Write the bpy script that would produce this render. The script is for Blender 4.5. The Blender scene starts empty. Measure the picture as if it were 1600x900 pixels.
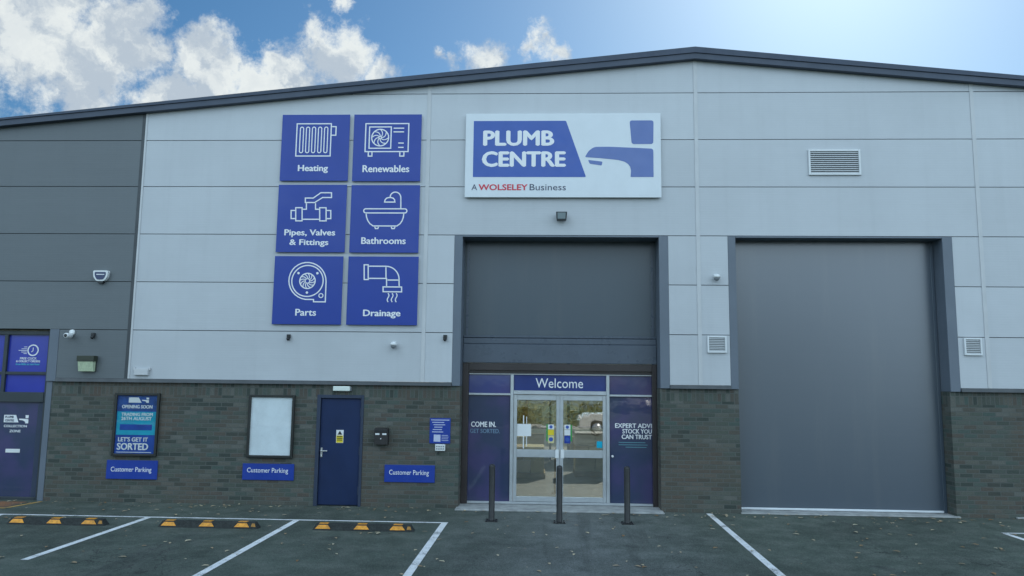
import bpy, bmesh, math, random
from mathutils import Vector, Matrix

R = math.radians
S = bpy.context.scene
COL = S.collection
random.seed(7)

# ------------------------------------------------------------------ camera
cam_d = bpy.data.cameras.new("camera")
cam = bpy.data.objects.new("camera", cam_d)
COL.objects.link(cam)
cam_d.sensor_width = 36.0
cam_d.lens = 1195.31 / 1600 * 36.0
cam_d.clip_start = 0.1
cam_d.clip_end = 2000
_r = Vector((0.99909226, 0.04104496, 0.01140032))
_u = Vector((-0.00629057, -0.12253198, 0.99244463))
_f = Vector((-0.04213176, 0.99161546, 0.12216256))
m = Matrix.Identity(4)
for i in range(3):
    m[i][0], m[i][1], m[i][2] = _r[i], _u[i], -_f[i]
m[0][3], m[1][3], m[2][3] = 0.0, -13.834, 2.2256
cam.matrix_world = m
S.camera = cam

# ------------------------------------------------------------------ light, sky, exposure
SUN_EL, SUN_AZ = 35.0, 22.0
SKY_STRENGTH = 0.05
EXPOSURE = 0.4
S.view_settings.view_transform = 'Standard'
S.view_settings.look = 'None'
S.view_settings.gamma = 1.0
S.view_settings.exposure = EXPOSURE
S.view_settings.use_curve_mapping = False
S.cycles.use_denoising = True
S.cycles.max_bounces = 8
S.cycles.transparent_max_bounces = 12
S.cycles.sample_clamp_indirect = 6.0
S.cycles.caustics_reflective = False
S.cycles.caustics_refractive = False

sun_dir = Vector((math.sin(R(SUN_AZ)) * math.cos(R(SUN_EL)), math.cos(R(SUN_AZ)) * math.cos(R(SUN_EL)), math.sin(R(SUN_EL))))
sl = bpy.data.lights.new("sun", 'SUN')
sl.energy = 3.6
sl.angle = R(0.53)
sl.color = (1.0, 0.95, 0.87)
so = bpy.data.objects.new("sun", sl)
COL.objects.link(so)
so.rotation_euler = sun_dir.to_track_quat('Z', 'Y').to_euler()
so.location = (20, 40, 40)

world = bpy.data.worlds.new("World")
S.world = world
world.use_nodes = True


class NT:
    """Small helper for wiring node trees."""
    def __init__(self, tree):
        self.t = tree
        tree.nodes.clear()

    def n(self, kind, **kw):
        nd = self.t.nodes.new(kind)
        for k, v in kw.items():
            setattr(nd, k, v)
        return nd

    def set(self, sock, v):
        if isinstance(v, bpy.types.NodeSocket):
            self.t.links.new(v, sock)
        elif v is not None:
            sock.default_value = v

    def math(self, op, a, b=None, c=None, clamp=False):
        nd = self.n('ShaderNodeMath', operation=op, use_clamp=clamp)
        self.set(nd.inputs[0], a)
        self.set(nd.inputs[1], b)
        if c is not None:
            self.set(nd.inputs[2], c)
        return nd.outputs[0]

    def vec(self, op, a, b=None, scale=None):
        nd = self.n('ShaderNodeVectorMath', operation=op)
        self.set(nd.inputs[0], a)
        if b is not None:
            self.set(nd.inputs[1], b)
        if scale is not None:
            nd.inputs['Scale'].default_value = scale
        return nd.outputs['Value'] if op in ('DISTANCE', 'DOT_PRODUCT', 'LENGTH') else nd.outputs[0]

    def mix(self, f, a, b, blend='MIX'):
        nd = self.n('ShaderNodeMix', data_type='RGBA', blend_type=blend)
        self.set(nd.inputs[0], f)
        self.set(nd.inputs[6], a)
        self.set(nd.inputs[7], b)
        return nd.outputs[2]

    def noise(self, vec, scale, detail=4, rough=0.55, lac=2.0, dist=0.0):
        nd = self.n('ShaderNodeTexNoise')
        self.set(nd.inputs['Vector'], vec)
        nd.inputs['Scale'].default_value = scale
        nd.inputs['Detail'].default_value = detail
        nd.inputs['Roughness'].default_value = rough
        nd.inputs['Lacunarity'].default_value = lac
        nd.inputs['Distortion'].default_value = dist
        return nd

    def ramp(self, v, lo, hi, a=0.0, b=1.0, smooth=True):
        nd = self.n('ShaderNodeMapRange', interpolation_type='SMOOTHSTEP' if smooth else 'LINEAR')
        self.set(nd.inputs[0], v)
        for i, x in enumerate((lo, hi, a, b)):
            self.set(nd.inputs[1 + i], x)
        return nd.outputs[0]


def c4(c):
    return (c[0], c[1], c[2], 1.0)


# cloud banks: unit direction and angular radius of each puff of the sky above the roof
CLOUDS = [
    (-0.5571, 0.7490, 0.3586, 0.0723), (-0.5136, 0.7880, 0.3396, 0.0609), (-0.5369, 0.7451, 0.3958, 0.0606),
    (-0.4767, 0.7947, 0.3758, 0.0496), (-0.5669, 0.7576, 0.3234, 0.0234), (-0.5101, 0.8053, 0.3021, 0.0321),
    (-0.4568, 0.7953, 0.3986, 0.0300), (-0.4462, 0.8355, 0.3208, 0.0309), (-0.3958, 0.8437, 0.3627, 0.0485),
    (-0.4212, 0.8454, 0.3284, 0.0387), (-0.3522, 0.8726, 0.3385, 0.0383), (-0.3085, 0.8785, 0.3648, 0.0416),
    (-0.2561, 0.8839, 0.3913, 0.0463), (-0.2084, 0.9029, 0.3760, 0.0268), (-0.3247, 0.8662, 0.3799, 0.0260),
    (-0.2692, 0.8720, 0.4088, 0.0273), (-0.6358, 0.6971, 0.3314, 0.0860), (-0.5629, 0.6955, 0.4498, 0.0698),
    (-0.0063, 0.9059, 0.4235, 0.0200), (0.0110, 0.9095, 0.4150, 0.0160), (-0.0225, 0.9085, 0.4170, 0.0140), (-0.0782, 0.9130, 0.4004, 0.0290),
    (-0.1219, 0.9095, 0.3975, 0.0134), (-0.2475, 0.8579, 0.4560, 0.0120),
]


def build_world():
    w = NT(world.node_tree)
    out = w.n('ShaderNodeOutputWorld')
    bg = w.n('ShaderNodeBackground')
    w.t.links.new(bg.outputs[0], out.inputs[0])
    sky = w.n('ShaderNodeTexSky', sky_type='NISHITA')
    sky.sun_disc = False
    sky.sun_elevation = R(SUN_EL)
    sky.sun_rotation = R(SUN_AZ)
    sky.altitude = 50
    sky.air_density = 1.0
    sky.dust_density = 0.75
    sky.ozone_density = 1.6
    D = w.n('ShaderNodeTexCoord').outputs['Generated']
    # billowed edge: push the direction about with fractal noise
    wob = w.noise(D, 20.0, 7, 0.62)
    off = w.vec('SCALE', w.vec('SUBTRACT', wob.outputs['Color'], (0.5, 0.5, 0.5)), scale=0.075)
    D2 = w.vec('ADD', D, off)
    field = None
    for x, y, z, r in CLOUDS:
        d = w.vec('DISTANCE', D2, (x, y, z))
        f = w.math('MULTIPLY_ADD', d, -1.0 / (r * 1.07), 1.0)
        f = w.math('MULTIPLY', f, min(1.0, 0.35 + r * 13))
        field = f if field is None else w.math('SMOOTH_MAX', field, f, 0.08)
    fine = w.noise(D, 38.0, 9, 0.70)
    field = w.math('ADD', field, w.math('MULTIPLY_ADD', fine.outputs['Fac'], 1.35, -0.69))
    front = w.ramp(field, -0.12, 0.48)
    # unseen broken cloud added behind the camera to light the shaded front wall
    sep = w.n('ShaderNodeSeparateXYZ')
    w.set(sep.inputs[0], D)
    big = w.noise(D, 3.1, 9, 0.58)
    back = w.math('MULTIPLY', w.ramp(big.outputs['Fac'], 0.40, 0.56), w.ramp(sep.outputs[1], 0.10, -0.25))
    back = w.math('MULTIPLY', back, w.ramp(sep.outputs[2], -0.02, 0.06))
    # relief: difference of density towards the sun gives bright rims and grey bellies
    s1 = w.noise(D2, 13.0, 6, 0.55)
    s2 = w.noise(w.vec('ADD', D2, tuple(sun_dir * 0.022)), 13.0, 6, 0.55)
    relief = w.math('SUBTRACT', s1.outputs['Fac'], s2.outputs['Fac'])
    lit = w.ramp(relief, -0.10, 0.09)
    thick = w.ramp(field, 0.15, 0.85)
    lit = w.math('MULTIPLY', lit, w.math('MULTIPLY_ADD', thick, -0.30, 1.0))
    ccol = w.mix(lit, c4((0.38, 0.44, 0.50)), c4((0.68, 0.71, 0.69)))
    skyc = w.mix(1.0, sky.outputs[0], c4((SKY_STRENGTH * 0.92, SKY_STRENGTH * 1.20, SKY_STRENGTH * 1.42)), 'MULTIPLY')
    hs = w.n('ShaderNodeHueSaturation')
    hs.inputs['Saturation'].default_value = 1.12
    hs.inputs['Hue'].default_value = 0.495
    w.set(hs.inputs['Color'], skyc)
    skyc = hs.outputs[0]
    # those added clouds are set far brighter than the roof ones, as facade fill
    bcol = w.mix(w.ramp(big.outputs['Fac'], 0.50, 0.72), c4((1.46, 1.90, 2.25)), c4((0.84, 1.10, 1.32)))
    col = w.mix(w.math('MULTIPLY', front, 0.95), skyc, ccol)
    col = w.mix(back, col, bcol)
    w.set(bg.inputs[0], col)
    bg.inputs[1].default_value = 1.0


build_world()

# ------------------------------------------------------------------ materials
MATS = {}


def mat(name, base, rough=0.5, metal=0.0, spec=0.5, var=0.0, vscale=3.0, bump=0.0, bscale=60.0, streak=0.0,
        coat=0.0, emit=None):
    """Plain paint / metal / plastic with some tonal variation, grime streaks and micro relief."""
    if name in MATS:
        return MATS[name]
    M = bpy.data.materials.new(name)
    M.use_nodes = True
    w = NT(M.node_tree)
    out = w.n('ShaderNodeOutputMaterial')
    b = w.n('ShaderNodeBsdfPrincipled')
    w.t.links.new(b.outputs[0], out.inputs[0])
    pos = w.n('ShaderNodeNewGeometry').outputs['Position']
    col = c4(base)
    if var:
        nz = w.noise(pos, vscale, 5, 0.6)
        f = w.ramp(nz.outputs['Fac'], 0.3, 0.7, 1.0 - var, 1.0 + var)
        v = w.n('ShaderNodeCombineColor')
        for i in range(3):
            w.set(v.inputs[i], f)
        col = w.mix(1.0, col, v.outputs[0], 'MULTIPLY')
    if streak:
        sc = w.vec('MULTIPLY', pos, (9.0, 9.0, 0.35))
        st = w.ramp(w.noise(sc, 1.0, 4, 0.6).outputs['Fac'], 0.48, 0.80, 0.0, streak)
        col = w.mix(st, col, c4(tuple(x * 0.55 for x in base)))
    w.set(b.inputs['Base Color'], col)
    if var:
        w.set(b.inputs['Roughness'], w.ramp(w.noise(pos, vscale * 2.3, 4).outputs['Fac'], 0.3, 0.7, rough * 0.85, min(1, rough * 1.2)))
    else:
        b.inputs['Roughness'].default_value = rough
    b.inputs['Metallic'].default_value = metal
    b.inputs['Specular IOR Level'].default_value = spec
    b.inputs['Coat Weight'].default_value = coat
    b.inputs['Coat Roughness'].default_value = 0.06
    if bump:
        bp = w.n('ShaderNodeBump')
        bp.inputs['Strength'].default_value = bump
        bp.inputs['Distance'].default_value = 0.004
        w.set(bp.inputs['Height'], w.noise(pos, bscale, 3).outputs['Fac'])
        w.set(b.inputs['Normal'], bp.outputs[0])
    MATS[name] = M
    return M


def clad_mat(name, base, rough):
    """Coil-coated micro-rib panel: faint per-panel tone, run-off streaks under the joints, fine horizontal ribs."""
    M = bpy.data.materials.new(name)
    M.use_nodes = True
    w = NT(M.node_tree)
    out = w.n('ShaderNodeOutputMaterial')
    b = w.n('ShaderNodeBsdfPrincipled')
    w.t.links.new(b.outputs[0], out.inputs[0])
    pos = w.n('ShaderNodeNewGeometry').outputs['Position']
    isl = w.n('ShaderNodeNewGeometry').outputs['Random Per Island']
    f = w.math('MULTIPLY_ADD', isl, 0.09, 0.955)
    big = w.ramp(w.noise(pos, 0.55, 5, 0.6).outputs['Fac'], 0.3, 0.7, 0.955, 1.045)
    st = w.noise(w.vec('MULTIPLY', pos, (5.0, 5.0, 0.22)), 1.0, 5, 0.65)
    stf = w.ramp(st.outputs['Fac'], 0.45, 0.80, 1.0, 0.955)
    f = w.math('MULTIPLY', w.math('MULTIPLY', f, big), stf)
    v = w.n('ShaderNodeCombineColor')
    for i in range(3):
        w.set(v.inputs[i], f)
    w.set(b.inputs['Base Color'], w.mix(1.0, c4(base), v.outputs[0], 'MULTIPLY'))
    w.set(b.inputs['Roughness'], w.ramp(big, 0.94, 1.06, rough * 0.9, rough * 1.15))
    b.inputs['Metallic'].default_value = 0.0
    sep = w.n('ShaderNodeSeparateXYZ')
    w.set(sep.inputs[0], pos)
    rib = w.math('SINE', w.math('MULTIPLY', sep.outputs[2], 2 * math.pi / 0.045))
    wave = w.noise(w.vec('MULTIPLY', pos, (0.6, 1.0, 2.2)), 1.6, 3)
    h = w.math('ADD', w.math('MULTIPLY', rib, 0.10), w.math('MULTIPLY', wave.outputs['Fac'], 3.0))
    bp = w.n('ShaderNodeBump')
    bp.inputs['Strength'].default_value = 0.25
    bp.inputs['Distance'].default_value = 0.006
    w.set(bp.inputs['Height'], h)
    w.set(b.inputs['Normal'], bp.outputs[0])
    return M


def lath_mat(name, base, ior=1.64, spec=1.0):
    """Steel shutter laths: shallow ribs, a few rubbed marks and wash-down stains."""
    M = bpy.data.materials.new(name)
    M.use_nodes = True
    w = NT(M.node_tree)
    out = w.n('ShaderNodeOutputMaterial')
    b = w.n('ShaderNodeBsdfPrincipled')
    w.t.links.new(b.outputs[0], out.inputs[0])
    pos = w.n('ShaderNodeNewGeometry').outputs['Position']
    st = w.ramp(w.noise(w.vec('MULTIPLY', pos, (3.0, 3.0, 0.25)), 1.0, 5, 0.6).outputs['Fac'], 0.50, 0.78, 0.0, 0.35)
    sc = w.noise(w.vec('MULTIPLY', pos, (1.5, 1.0, 14.0)), 2.0, 5, 0.7)
    col = w.mix(st, c4(base), c4((0.10, 0.115, 0.125)))
    col = w.mix(w.ramp(sc.outputs['Fac'], 0.66, 0.80, 0.0, 0.35), col, c4((0.16, 0.17, 0.18)))
    w.set(b.inputs['Base Color'], col)
    b.inputs['Roughness'].default_value = 0.31
    b.inputs['IOR'].default_value = ior
    b.inputs['Specular IOR Level'].default_value = spec
    sep = w.n('ShaderNodeSeparateXYZ')
    w.set(sep.inputs[0], pos)
    rib = w.math('PINGPONG', w.math('MULTIPLY', sep.outputs[2], 1 / 0.10), 1.0)
    h = w.math('ADD', w.math('SMOOTH_MIN', rib, 0.25, 0.3), w.math('MULTIPLY', w.noise(pos, 0.9, 3).outputs['Fac'], 2.5))
    bp = w.n('ShaderNodeBump')
    bp.inputs['Strength'].default_value = 0.10
    bp.inputs['Distance'].default_value = 0.006
    w.set(bp.inputs['Height'], h)
    w.set(b.inputs['Normal'], bp.outputs[0])
    return M


def vinyl_mat(name, a, bcol):
    """Printed window film behind glass: two tones blended by soft noise under a glossy pane."""
    M = bpy.data.materials.new(name)
    M.use_nodes = True
    w = NT(M.node_tree)
    out = w.n('ShaderNodeOutputMaterial')
    b = w.n('ShaderNodeBsdfPrincipled')
    w.t.links.new(b.outputs[0], out.inputs[0])
    pos = w.n('ShaderNodeNewGeometry').outputs['Position']
    f = w.ramp(w.noise(pos, 1.6, 3, 0.5).outputs['Fac'], 0.40, 0.66)
    w.set(b.inputs['Base Color'], w.mix(f, c4(a), c4(bcol)))
    b.inputs['Roughness'].default_value = 0.4
    b.inputs['Coat Weight'].default_value = 1.0
    b.inputs['Coat IOR'].default_value = 1.45
    b.inputs['Coat Roughness'].default_value = 0.03
    bp = w.n('ShaderNodeBump')
    bp.inputs['Strength'].default_value = 0.08
    bp.inputs['Distance'].default_value = 0.02
    w.set(bp.inputs['Height'], w.noise(pos, 3.0, 2).outputs['Fac'])
    w.set(b.inputs['Coat Normal'], bp.outputs[0])
    return M


def brick_mat(name, soldier=False):
    M = bpy.data.materials.new(name)
    M.use_nodes = True
    w = NT(M.node_tree)
    out = w.n('ShaderNodeOutputMaterial')
    b = w.n('ShaderNodeBsdfPrincipled')
    w.t.links.new(b.outputs[0], out.inputs[0])
    pos = w.n('ShaderNodeNewGeometry').outputs['Position']
    sep = w.n('ShaderNodeSeparateXYZ')
    w.set(sep.inputs[0], pos)
    cmb = w.n('ShaderNodeCombineXYZ')
    w.set(cmb.inputs[0], w.math('ADD', sep.outputs[0], sep.outputs[1]))
    w.set(cmb.inputs[1], w.math('ADD', sep.outputs[2], -2.07 if soldier else 0.0))
    br = w.n('ShaderNodeTexBrick')
    w.set(br.inputs['Vector'], cmb.outputs[0])
    br.inputs['Scale'].default_value = 1.0
    br.inputs['Mortar Size'].default_value = 0.008
    br.inputs['Mortar Smooth'].default_value = 0.2
    br.inputs['Bias'].default_value = -0.05
    br.inputs['Brick Width'].default_value = 0.075 if soldier else 0.225
    br.inputs['Row Height'].default_value = 0.225 if soldier else 0.075
    br.offset = 0.0 if soldier else 0.5
    br.inputs['Color1'].default_value = (0, 0, 0, 1)
    br.inputs['Color2'].default_value = (1, 1, 1, 1)
    br.inputs['Mortar'].default_value = (0.5, 0.5, 0.5, 1)
    # every brick its own tone: four fired colours picked by the brick's random value
    rmp = w.n('ShaderNodeValToRGB')
    cr = rmp.color_ramp
    stops = [(0.0, (0.048, 0.060, 0.053)), (0.22, (0.084, 0.098, 0.082)), (0.42, (0.092, 0.080, 0.068)), (0.6, (0.068, 0.096, 0.085)),
             (0.8, (0.108, 0.110, 0.094)), (1.0, (0.130, 0.136, 0.124))]
    cr.elements[0].position, cr.elements[0].color = 0, c4(stops[0][1])
    cr.elements[1].position, cr.elements[1].color = 1, c4(stops[-1][1])
    for p, c in stops[1:-1]:
        e = cr.elements.new(p)
        e.color = c4(c)
    w.set(rmp.inputs[0], br.outputs['Color'])
    warm = w.ramp(w.noise(pos, 0.75, 3, 0.5).outputs['Fac'], 0.44, 0.62, 0.0, 0.85)
    bc = w.mix(warm, rmp.outputs[0], w.mix(0.65, rmp.outputs[0], c4((0.112, 0.086, 0.068))))
    grain = w.ramp(w.noise(pos, 55.0, 4, 0.7).outputs['Fac'], 0.25, 0.75, 0.72, 1.25)
    v = w.n('ShaderNodeCombineColor')
    for i in range(3):
        w.set(v.inputs[i], grain)
    bc = w.mix(1.0, bc, v.outputs[0], 'MULTIPLY')
    full = w.mix(br.outputs['Fac'], bc, c4((0.108, 0.116, 0.106)))
    bloom = w.ramp(w.noise(w.vec('MULTIPLY', pos, (1.2, 1.2, 2.2)), 1.3, 5, 0.7).outputs['Fac'], 0.56, 0.80, 0.0, 0.30)
    full = w.mix(bloom, full, c4((0.17, 0.175, 0.17)))
    w.set(b.inputs['Base Color'], full)
    b.inputs['Roughness'].default_value = 0.85
    b.inputs['Specular IOR Level'].default_value = 0.3
    bp = w.n('ShaderNodeBump')
    bp.inputs['Strength'].default_value = 0.8
    bp.inputs['Distance'].default_value = 0.006
    h = w.math('ADD', w.math('MULTIPLY', br.outputs['Fac'], -1.0), w.math('MULTIPLY', w.noise(pos, 40, 4).outputs['Fac'], 0.5))
    w.set(bp.inputs['Height'], h)
    w.set(b.inputs['Normal'], bp.outputs[0])
    return M


def asphalt_mat():
    M = bpy.data.materials.new("asphalt")
    M.use_nodes = True
    w = NT(M.node_tree)
    out = w.n('ShaderNodeOutputMaterial')
    b = w.n('ShaderNodeBsdfPrincipled')
    w.t.links.new(b.outputs[0], out.inputs[0])
    pos = w.n('ShaderNodeNewGeometry').outputs['Position']
    big = w.noise(pos, 0.38, 6, 0.62)
    mid = w.noise(pos, 2.6, 5, 0.65)
    fine = w.noise(pos, 95.0, 3, 0.7)
    vor = w.n('ShaderNodeTexVoronoi')
    w.set(vor.inputs['Vector'], pos)
    vor.inputs['Scale'].default_value = 85.0
    f = w.math('ADD', w.ramp(big.outputs['Fac'], 0.25, 0.75, -0.26, 0.26), w.ramp(mid.outputs['Fac'], 0.3, 0.7, -0.17, 0.17))
    f = w.math('ADD', f, w.ramp(fine.outputs['Fac'], 0.2, 0.8, -0.30, 0.30))
    chip = w.n('ShaderNodeSeparateColor')
    w.set(chip.inputs[0], vor.outputs['Color'])
    f = w.math('ADD', f, w.ramp(chip.outputs[0], 0.0, 1.0, -0.22, 0.22))
    f = w.math('ADD', f, 1.0)
    v = w.n('ShaderNodeCombineColor')
    for i in range(3):
        w.set(v.inputs[i], f)
    base = w.mix(w.ramp(mid.outputs['Fac'], 0.4, 0.65), c4((0.079, 0.099, 0.082)), c4((0.093, 0.107, 0.092)))
    # a pale dusty tread in front of the doors and oil marks in the bays
    sep = w.n('ShaderNodeSeparateXYZ')
    w.set(sep.inputs[0], w.vec('ADD', pos, w.vec('SCALE', w.vec('SUBTRACT', w.noise(pos, 0.9, 4).outputs['Color'], (0.5, 0.5, 0.5)), scale=1.6)))
    gx = w.math('SUBTRACT', 1.0, w.math('MULTIPLY', w.math('ABSOLUTE', w.math('ADD', sep.outputs[0], -0.5)), 0.42), clamp=True)
    base = w.mix(w.math('MULTIPLY', gx, 0.55), base, c4((0.165, 0.175, 0.180)))
    # tyre rubs running in and out of the bays, and hairline cracks
    rub = w.noise(w.vec('MULTIPLY', pos, (2.3, 0.16, 1.0)), 1.0, 4, 0.6)
    base = w.mix(w.ramp(rub.outputs['Fac'], 0.55, 0.72, 0.0, 0.45), base, c4((0.052, 0.058, 0.055)))
    ck = w.n('ShaderNodeTexVoronoi', feature='DISTANCE_TO_EDGE')
    w.set(ck.inputs['Vector'], w.vec('ADD', pos, w.vec('SCALE', w.noise(pos, 2.5, 5).outputs['Color'], scale=0.7)))
    ck.inputs['Scale'].default_value = 0.32
    crack = w.math('MULTIPLY', w.ramp(ck.outputs['Distance'], 0.0, 0.004, 0.75, 0.0), w.ramp(w.noise(pos, 0.6, 2).outputs['Fac'], 0.48, 0.56))
    base = w.mix(crack, base, c4((0.03, 0.03, 0.03)))
    oil = w.ramp(w.noise(pos, 0.9, 3, 0.5).outputs['Fac'], 0.66, 0.74, 0.0, 0.5)
    base = w.mix(oil, base, c4((0.034, 0.036, 0.038)))
    w.set(b.inputs['Base Color'], w.mix(1.0, base, v.outputs[0], 'MULTIPLY'))
    w.set(b.inputs['Roughness'], w.ramp(mid.outputs['Fac'], 0.3, 0.7, 0.78, 0.92))
    b.inputs['Specular IOR Level'].default_value = 0.3
    bp = w.n('ShaderNodeBump')
    bp.inputs['Strength'].default_value = 0.7
    bp.inputs['Distance'].default_value = 0.006
    w.set(bp.inputs['Height'], w.math('ADD', vor.outputs['Distance'], fine.outputs['Fac']))
    w.set(b.inputs['Normal'], bp.outputs[0])
    return M


def line_mat(name, base, worn=(0.58, 0.72)):
    """Road paint, worn through to the asphalt in patches and at stone tops."""
    M = bpy.data.materials.new(name)
    M.use_nodes = True
    w = NT(M.node_tree)
    out = w.n('ShaderNodeOutputMaterial')
    b = w.n('ShaderNodeBsdfPrincipled')
    w.t.links.new(b.outputs[0], out.inputs[0])
    pos = w.n('ShaderNodeNewGeometry').outputs['Position']
    a = w.noise(pos, 3.0, 5, 0.7)
    c = w.noise(pos, 70.0, 3, 0.7)
    k = w.math('ADD', w.math('MULTIPLY', a.outputs['Fac'], 0.55), w.math('MULTIPLY', c.outputs['Fac'], 0.5))
    wear = w.ramp(k, worn[0], worn[1])
    dirt = w.ramp(w.noise(pos, 7.0, 4).outputs['Fac'], 0.3, 0.75, 0.0, 0.35)
    paint = w.mix(dirt, c4(base), c4(tuple(x * 0.6 for x in base)))
    w.set(b.inputs['Base Color'], w.mix(wear, paint, c4((0.062, 0.066, 0.064))))
    b.inputs['Roughness'].default_value = 0.7
    return M


def glass_mat(name, refl, tint=(0.75, 0.8, 0.78)):
    M = bpy.data.materials.new(name)
    M.use_nodes = True
    w = NT(M.node_tree)
    out = w.n('ShaderNodeOutputMaterial')
    mx = w.n('ShaderNodeMixShader')
    g = w.n('ShaderNodeBsdfGlossy')
    g.inputs['Roughness'].default_value = 0.015
    g.inputs['Color'].default_value = (0.95, 0.95, 0.9, 1)
    pos = w.n('ShaderNodeNewGeometry').outputs['Position']
    bp = w.n('ShaderNodeBump')
    bp.inputs['Strength'].default_value = 0.06
    bp.inputs['Distance'].default_value = 0.02
    w.set(bp.inputs['Height'], w.noise(pos, 2.2, 2).outputs['Fac'])
    w.set(g.inputs['Normal'], bp.outputs[0])
    t = w.n('ShaderNodeBsdfTransparent')
    t.inputs['Color'].default_value = c4(tint)
    lw = w.n('ShaderNodeFresnel')
    bf = w.n('ShaderNodeNewGeometry').outputs['Backfacing']
    w.set(lw.inputs['IOR'], w.math('MULTIPLY_ADD', bf, 1 / 1.5 - 1.5, 1.5))   # thin pane: no total reflection inside
    w.set(mx.inputs[0], w.math('ADD', lw.outputs[0], refl, clamp=True))
    w.t.links.new(t.outputs[0], mx.inputs[1])
    w.t.links.new(g.outputs[0], mx.inputs[2])
    w.t.links.new(mx.outputs[0], out.inputs[0])
    return M


def leaf_mat(name, a, bcol):
    M = bpy.data.materials.new(name)
    M.use_nodes = True
    w = NT(M.node_tree)
    out = w.n('ShaderNodeOutputMaterial')
    b = w.n('ShaderNodeBsdfPrincipled')
    w.t.links.new(b.outputs[0], out.inputs[0])
    g = w.n('ShaderNodeNewGeometry')
    w.set(b.inputs['Base Color'], w.mix(g.outputs['Random Per Island'], c4(a), c4(bcol)))
    b.inputs['Roughness'].default_value = 0.6
    b.inputs['Specular IOR Level'].default_value = 0.3
    return M


CLAD_L = clad_mat("light_grey_cladding", (0.50, 0.522, 0.545), 0.42)
CLAD_D = clad_mat("slate_grey_cladding", (0.125, 0.142, 0.152), 0.42)
BRICK = brick_mat("dark_brick")
SOLD = brick_mat("dark_brick_soldier_course", True)
ASPH = asphalt_mat()
LINE = line_mat("white_road_paint", (0.82, 0.83, 0.84), (0.53, 0.68))
LINEF = line_mat("white_road_paint_faded", (0.62, 0.64, 0.64), (0.52, 0.64))
YLINE = line_mat("yellow_road_paint", (0.55, 0.33, 0.08), (0.56, 0.70))
HATCH = line_mat("orange_road_paint_worn", (0.30, 0.13, 0.05), (0.45, 0.62))
GROOVE = mat("joint_shadow_gasket", (0.09, 0.10, 0.11), 0.8)
VERGE = mat("verge_trim_paint", (0.066, 0.082, 0.115), 0.45, spec=0.3, var=0.08, vscale=1.2)
VERGE2 = mat("verge_capping_paint", (0.054, 0.070, 0.104), 0.45, spec=0.3, var=0.08)
FLASH = mat("slate_flashing", (0.125, 0.150, 0.185), 0.4, var=0.06, vscale=1.0)
FLASHD = mat("dark_drip_flashing", (0.05, 0.058, 0.064), 0.45, var=0.1)
FLASHL = mat("pale_joint_cover", (0.53, 0.54, 0.55), 0.4, var=0.04, streak=0.1)
SHUTL = lath_mat("lathed_shutter_paint", (0.050, 0.072, 0.100))
SHUTE = lath_mat("entrance_shutter_paint", (0.058, 0.080, 0.100), 1.5, 0.6)
SHUT = mat("slate_shutter_paint", (0.072, 0.095, 0.120), 0.30, spec=1.0, var=0.025, vscale=0.35, bump=0.03, bscale=3)
SHUT2 = mat("slate_shutter_rail", (0.075, 0.095, 0.125), 0.3, var=0.06)
ALU = mat("brushed_aluminium_frame", (0.50, 0.53, 0.55), 0.34, 0.55, var=0.05, vscale=6)
ALUB = mat("bright_bottom_bar", (0.74, 0.77, 0.80), 0.35, 0.2, var=0.08)
BRONZE = mat("dark_bronze_frame", (0.042, 0.034, 0.034), 0.35, var=0.1)
BLUE = mat("sign_blue", (0.010, 0.043, 0.30), 0.33, var=0.03, vscale=1.3, streak=0.06)
BLUEM = mat("sign_logo_blue", (0.036, 0.096, 0.38), 0.36, var=0.03)
BLUET = mat("sign_tap_blue", (0.105, 0.165, 0.40), 0.36, var=0.03)
SEDGE = mat("sign_tray_edge", (0.62, 0.63, 0.60), 0.45, var=0.05)
WHITE = mat("sign_white", (0.68, 0.72, 0.75), 0.4, var=0.02, streak=0.05)
INK = mat("white_vinyl_letter", (0.80, 0.81, 0.82), 0.5)
INKD = mat("faded_blue_vinyl_letter", (0.14, 0.23, 0.34), 0.5)
INKTD = mat("dull_teal_vinyl_stripe", (0.09, 0.24, 0.30), 0.5)
INKT = mat("teal_vinyl_letter", (0.08, 0.42, 0.56), 0.5)
INKB = mat("dark_print", (0.03, 0.04, 0.09), 0.5)
INKR = mat("red_print", (0.60, 0.03, 0.06), 0.5)
VINYL = vinyl_mat("navy_window_vinyl", (0.016, 0.032, 0.085), (0.040, 0.036, 0.125))
VINYLB = mat("bright_blue_window_vinyl", (0.030, 0.045, 0.36), 0.14, var=0.05)
VINYLM = vinyl_mat("mid_blue_window_vinyl", (0.026, 0.040, 0.18), (0.045, 0.040, 0.17))
VINYLP = vinyl_mat("purple_window_vinyl", (0.022, 0.032, 0.12), (0.055, 0.042, 0.13))
NAVY = mat("navy_door_paint", (0.010, 0.024, 0.078), 0.45, spec=0.3, var=0.10, vscale=1.6, streak=0.12)
NAVYF = mat("navy_door_frame_paint", (0.026, 0.040, 0.075), 0.45, var=0.1)
STEEL = mat("satin_steel", (0.62, 0.62, 0.62), 0.3, 0.8)
PWHITE = mat("white_plastic", (0.72, 0.74, 0.74), 0.42, var=0.04)
PBLACK = mat("black_plastic", (0.016, 0.018, 0.020), 0.38)
PGREY = mat("grey_plastic", (0.22, 0.24, 0.26), 0.45)
LENS = mat("pale_green_lens", (0.50, 0.58, 0.40), 0.25, var=0.1, vscale=25)
LENSG = mat("dull_lamp_lens", (0.30, 0.36, 0.38), 0.2)
CASEF = mat("black_notice_case_frame", (0.020, 0.022, 0.020), 0.4, var=0.1)
PAPER = mat("pale_blank_sheet", (0.84, 0.90, 0.94), 0.32, var=0.07, vscale=3.0, bump=0.6, bscale=5)
TEAL = mat("poster_teal", (0.008, 0.36, 0.52), 0.5, spec=0.2, var=0.12, vscale=3)
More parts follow.
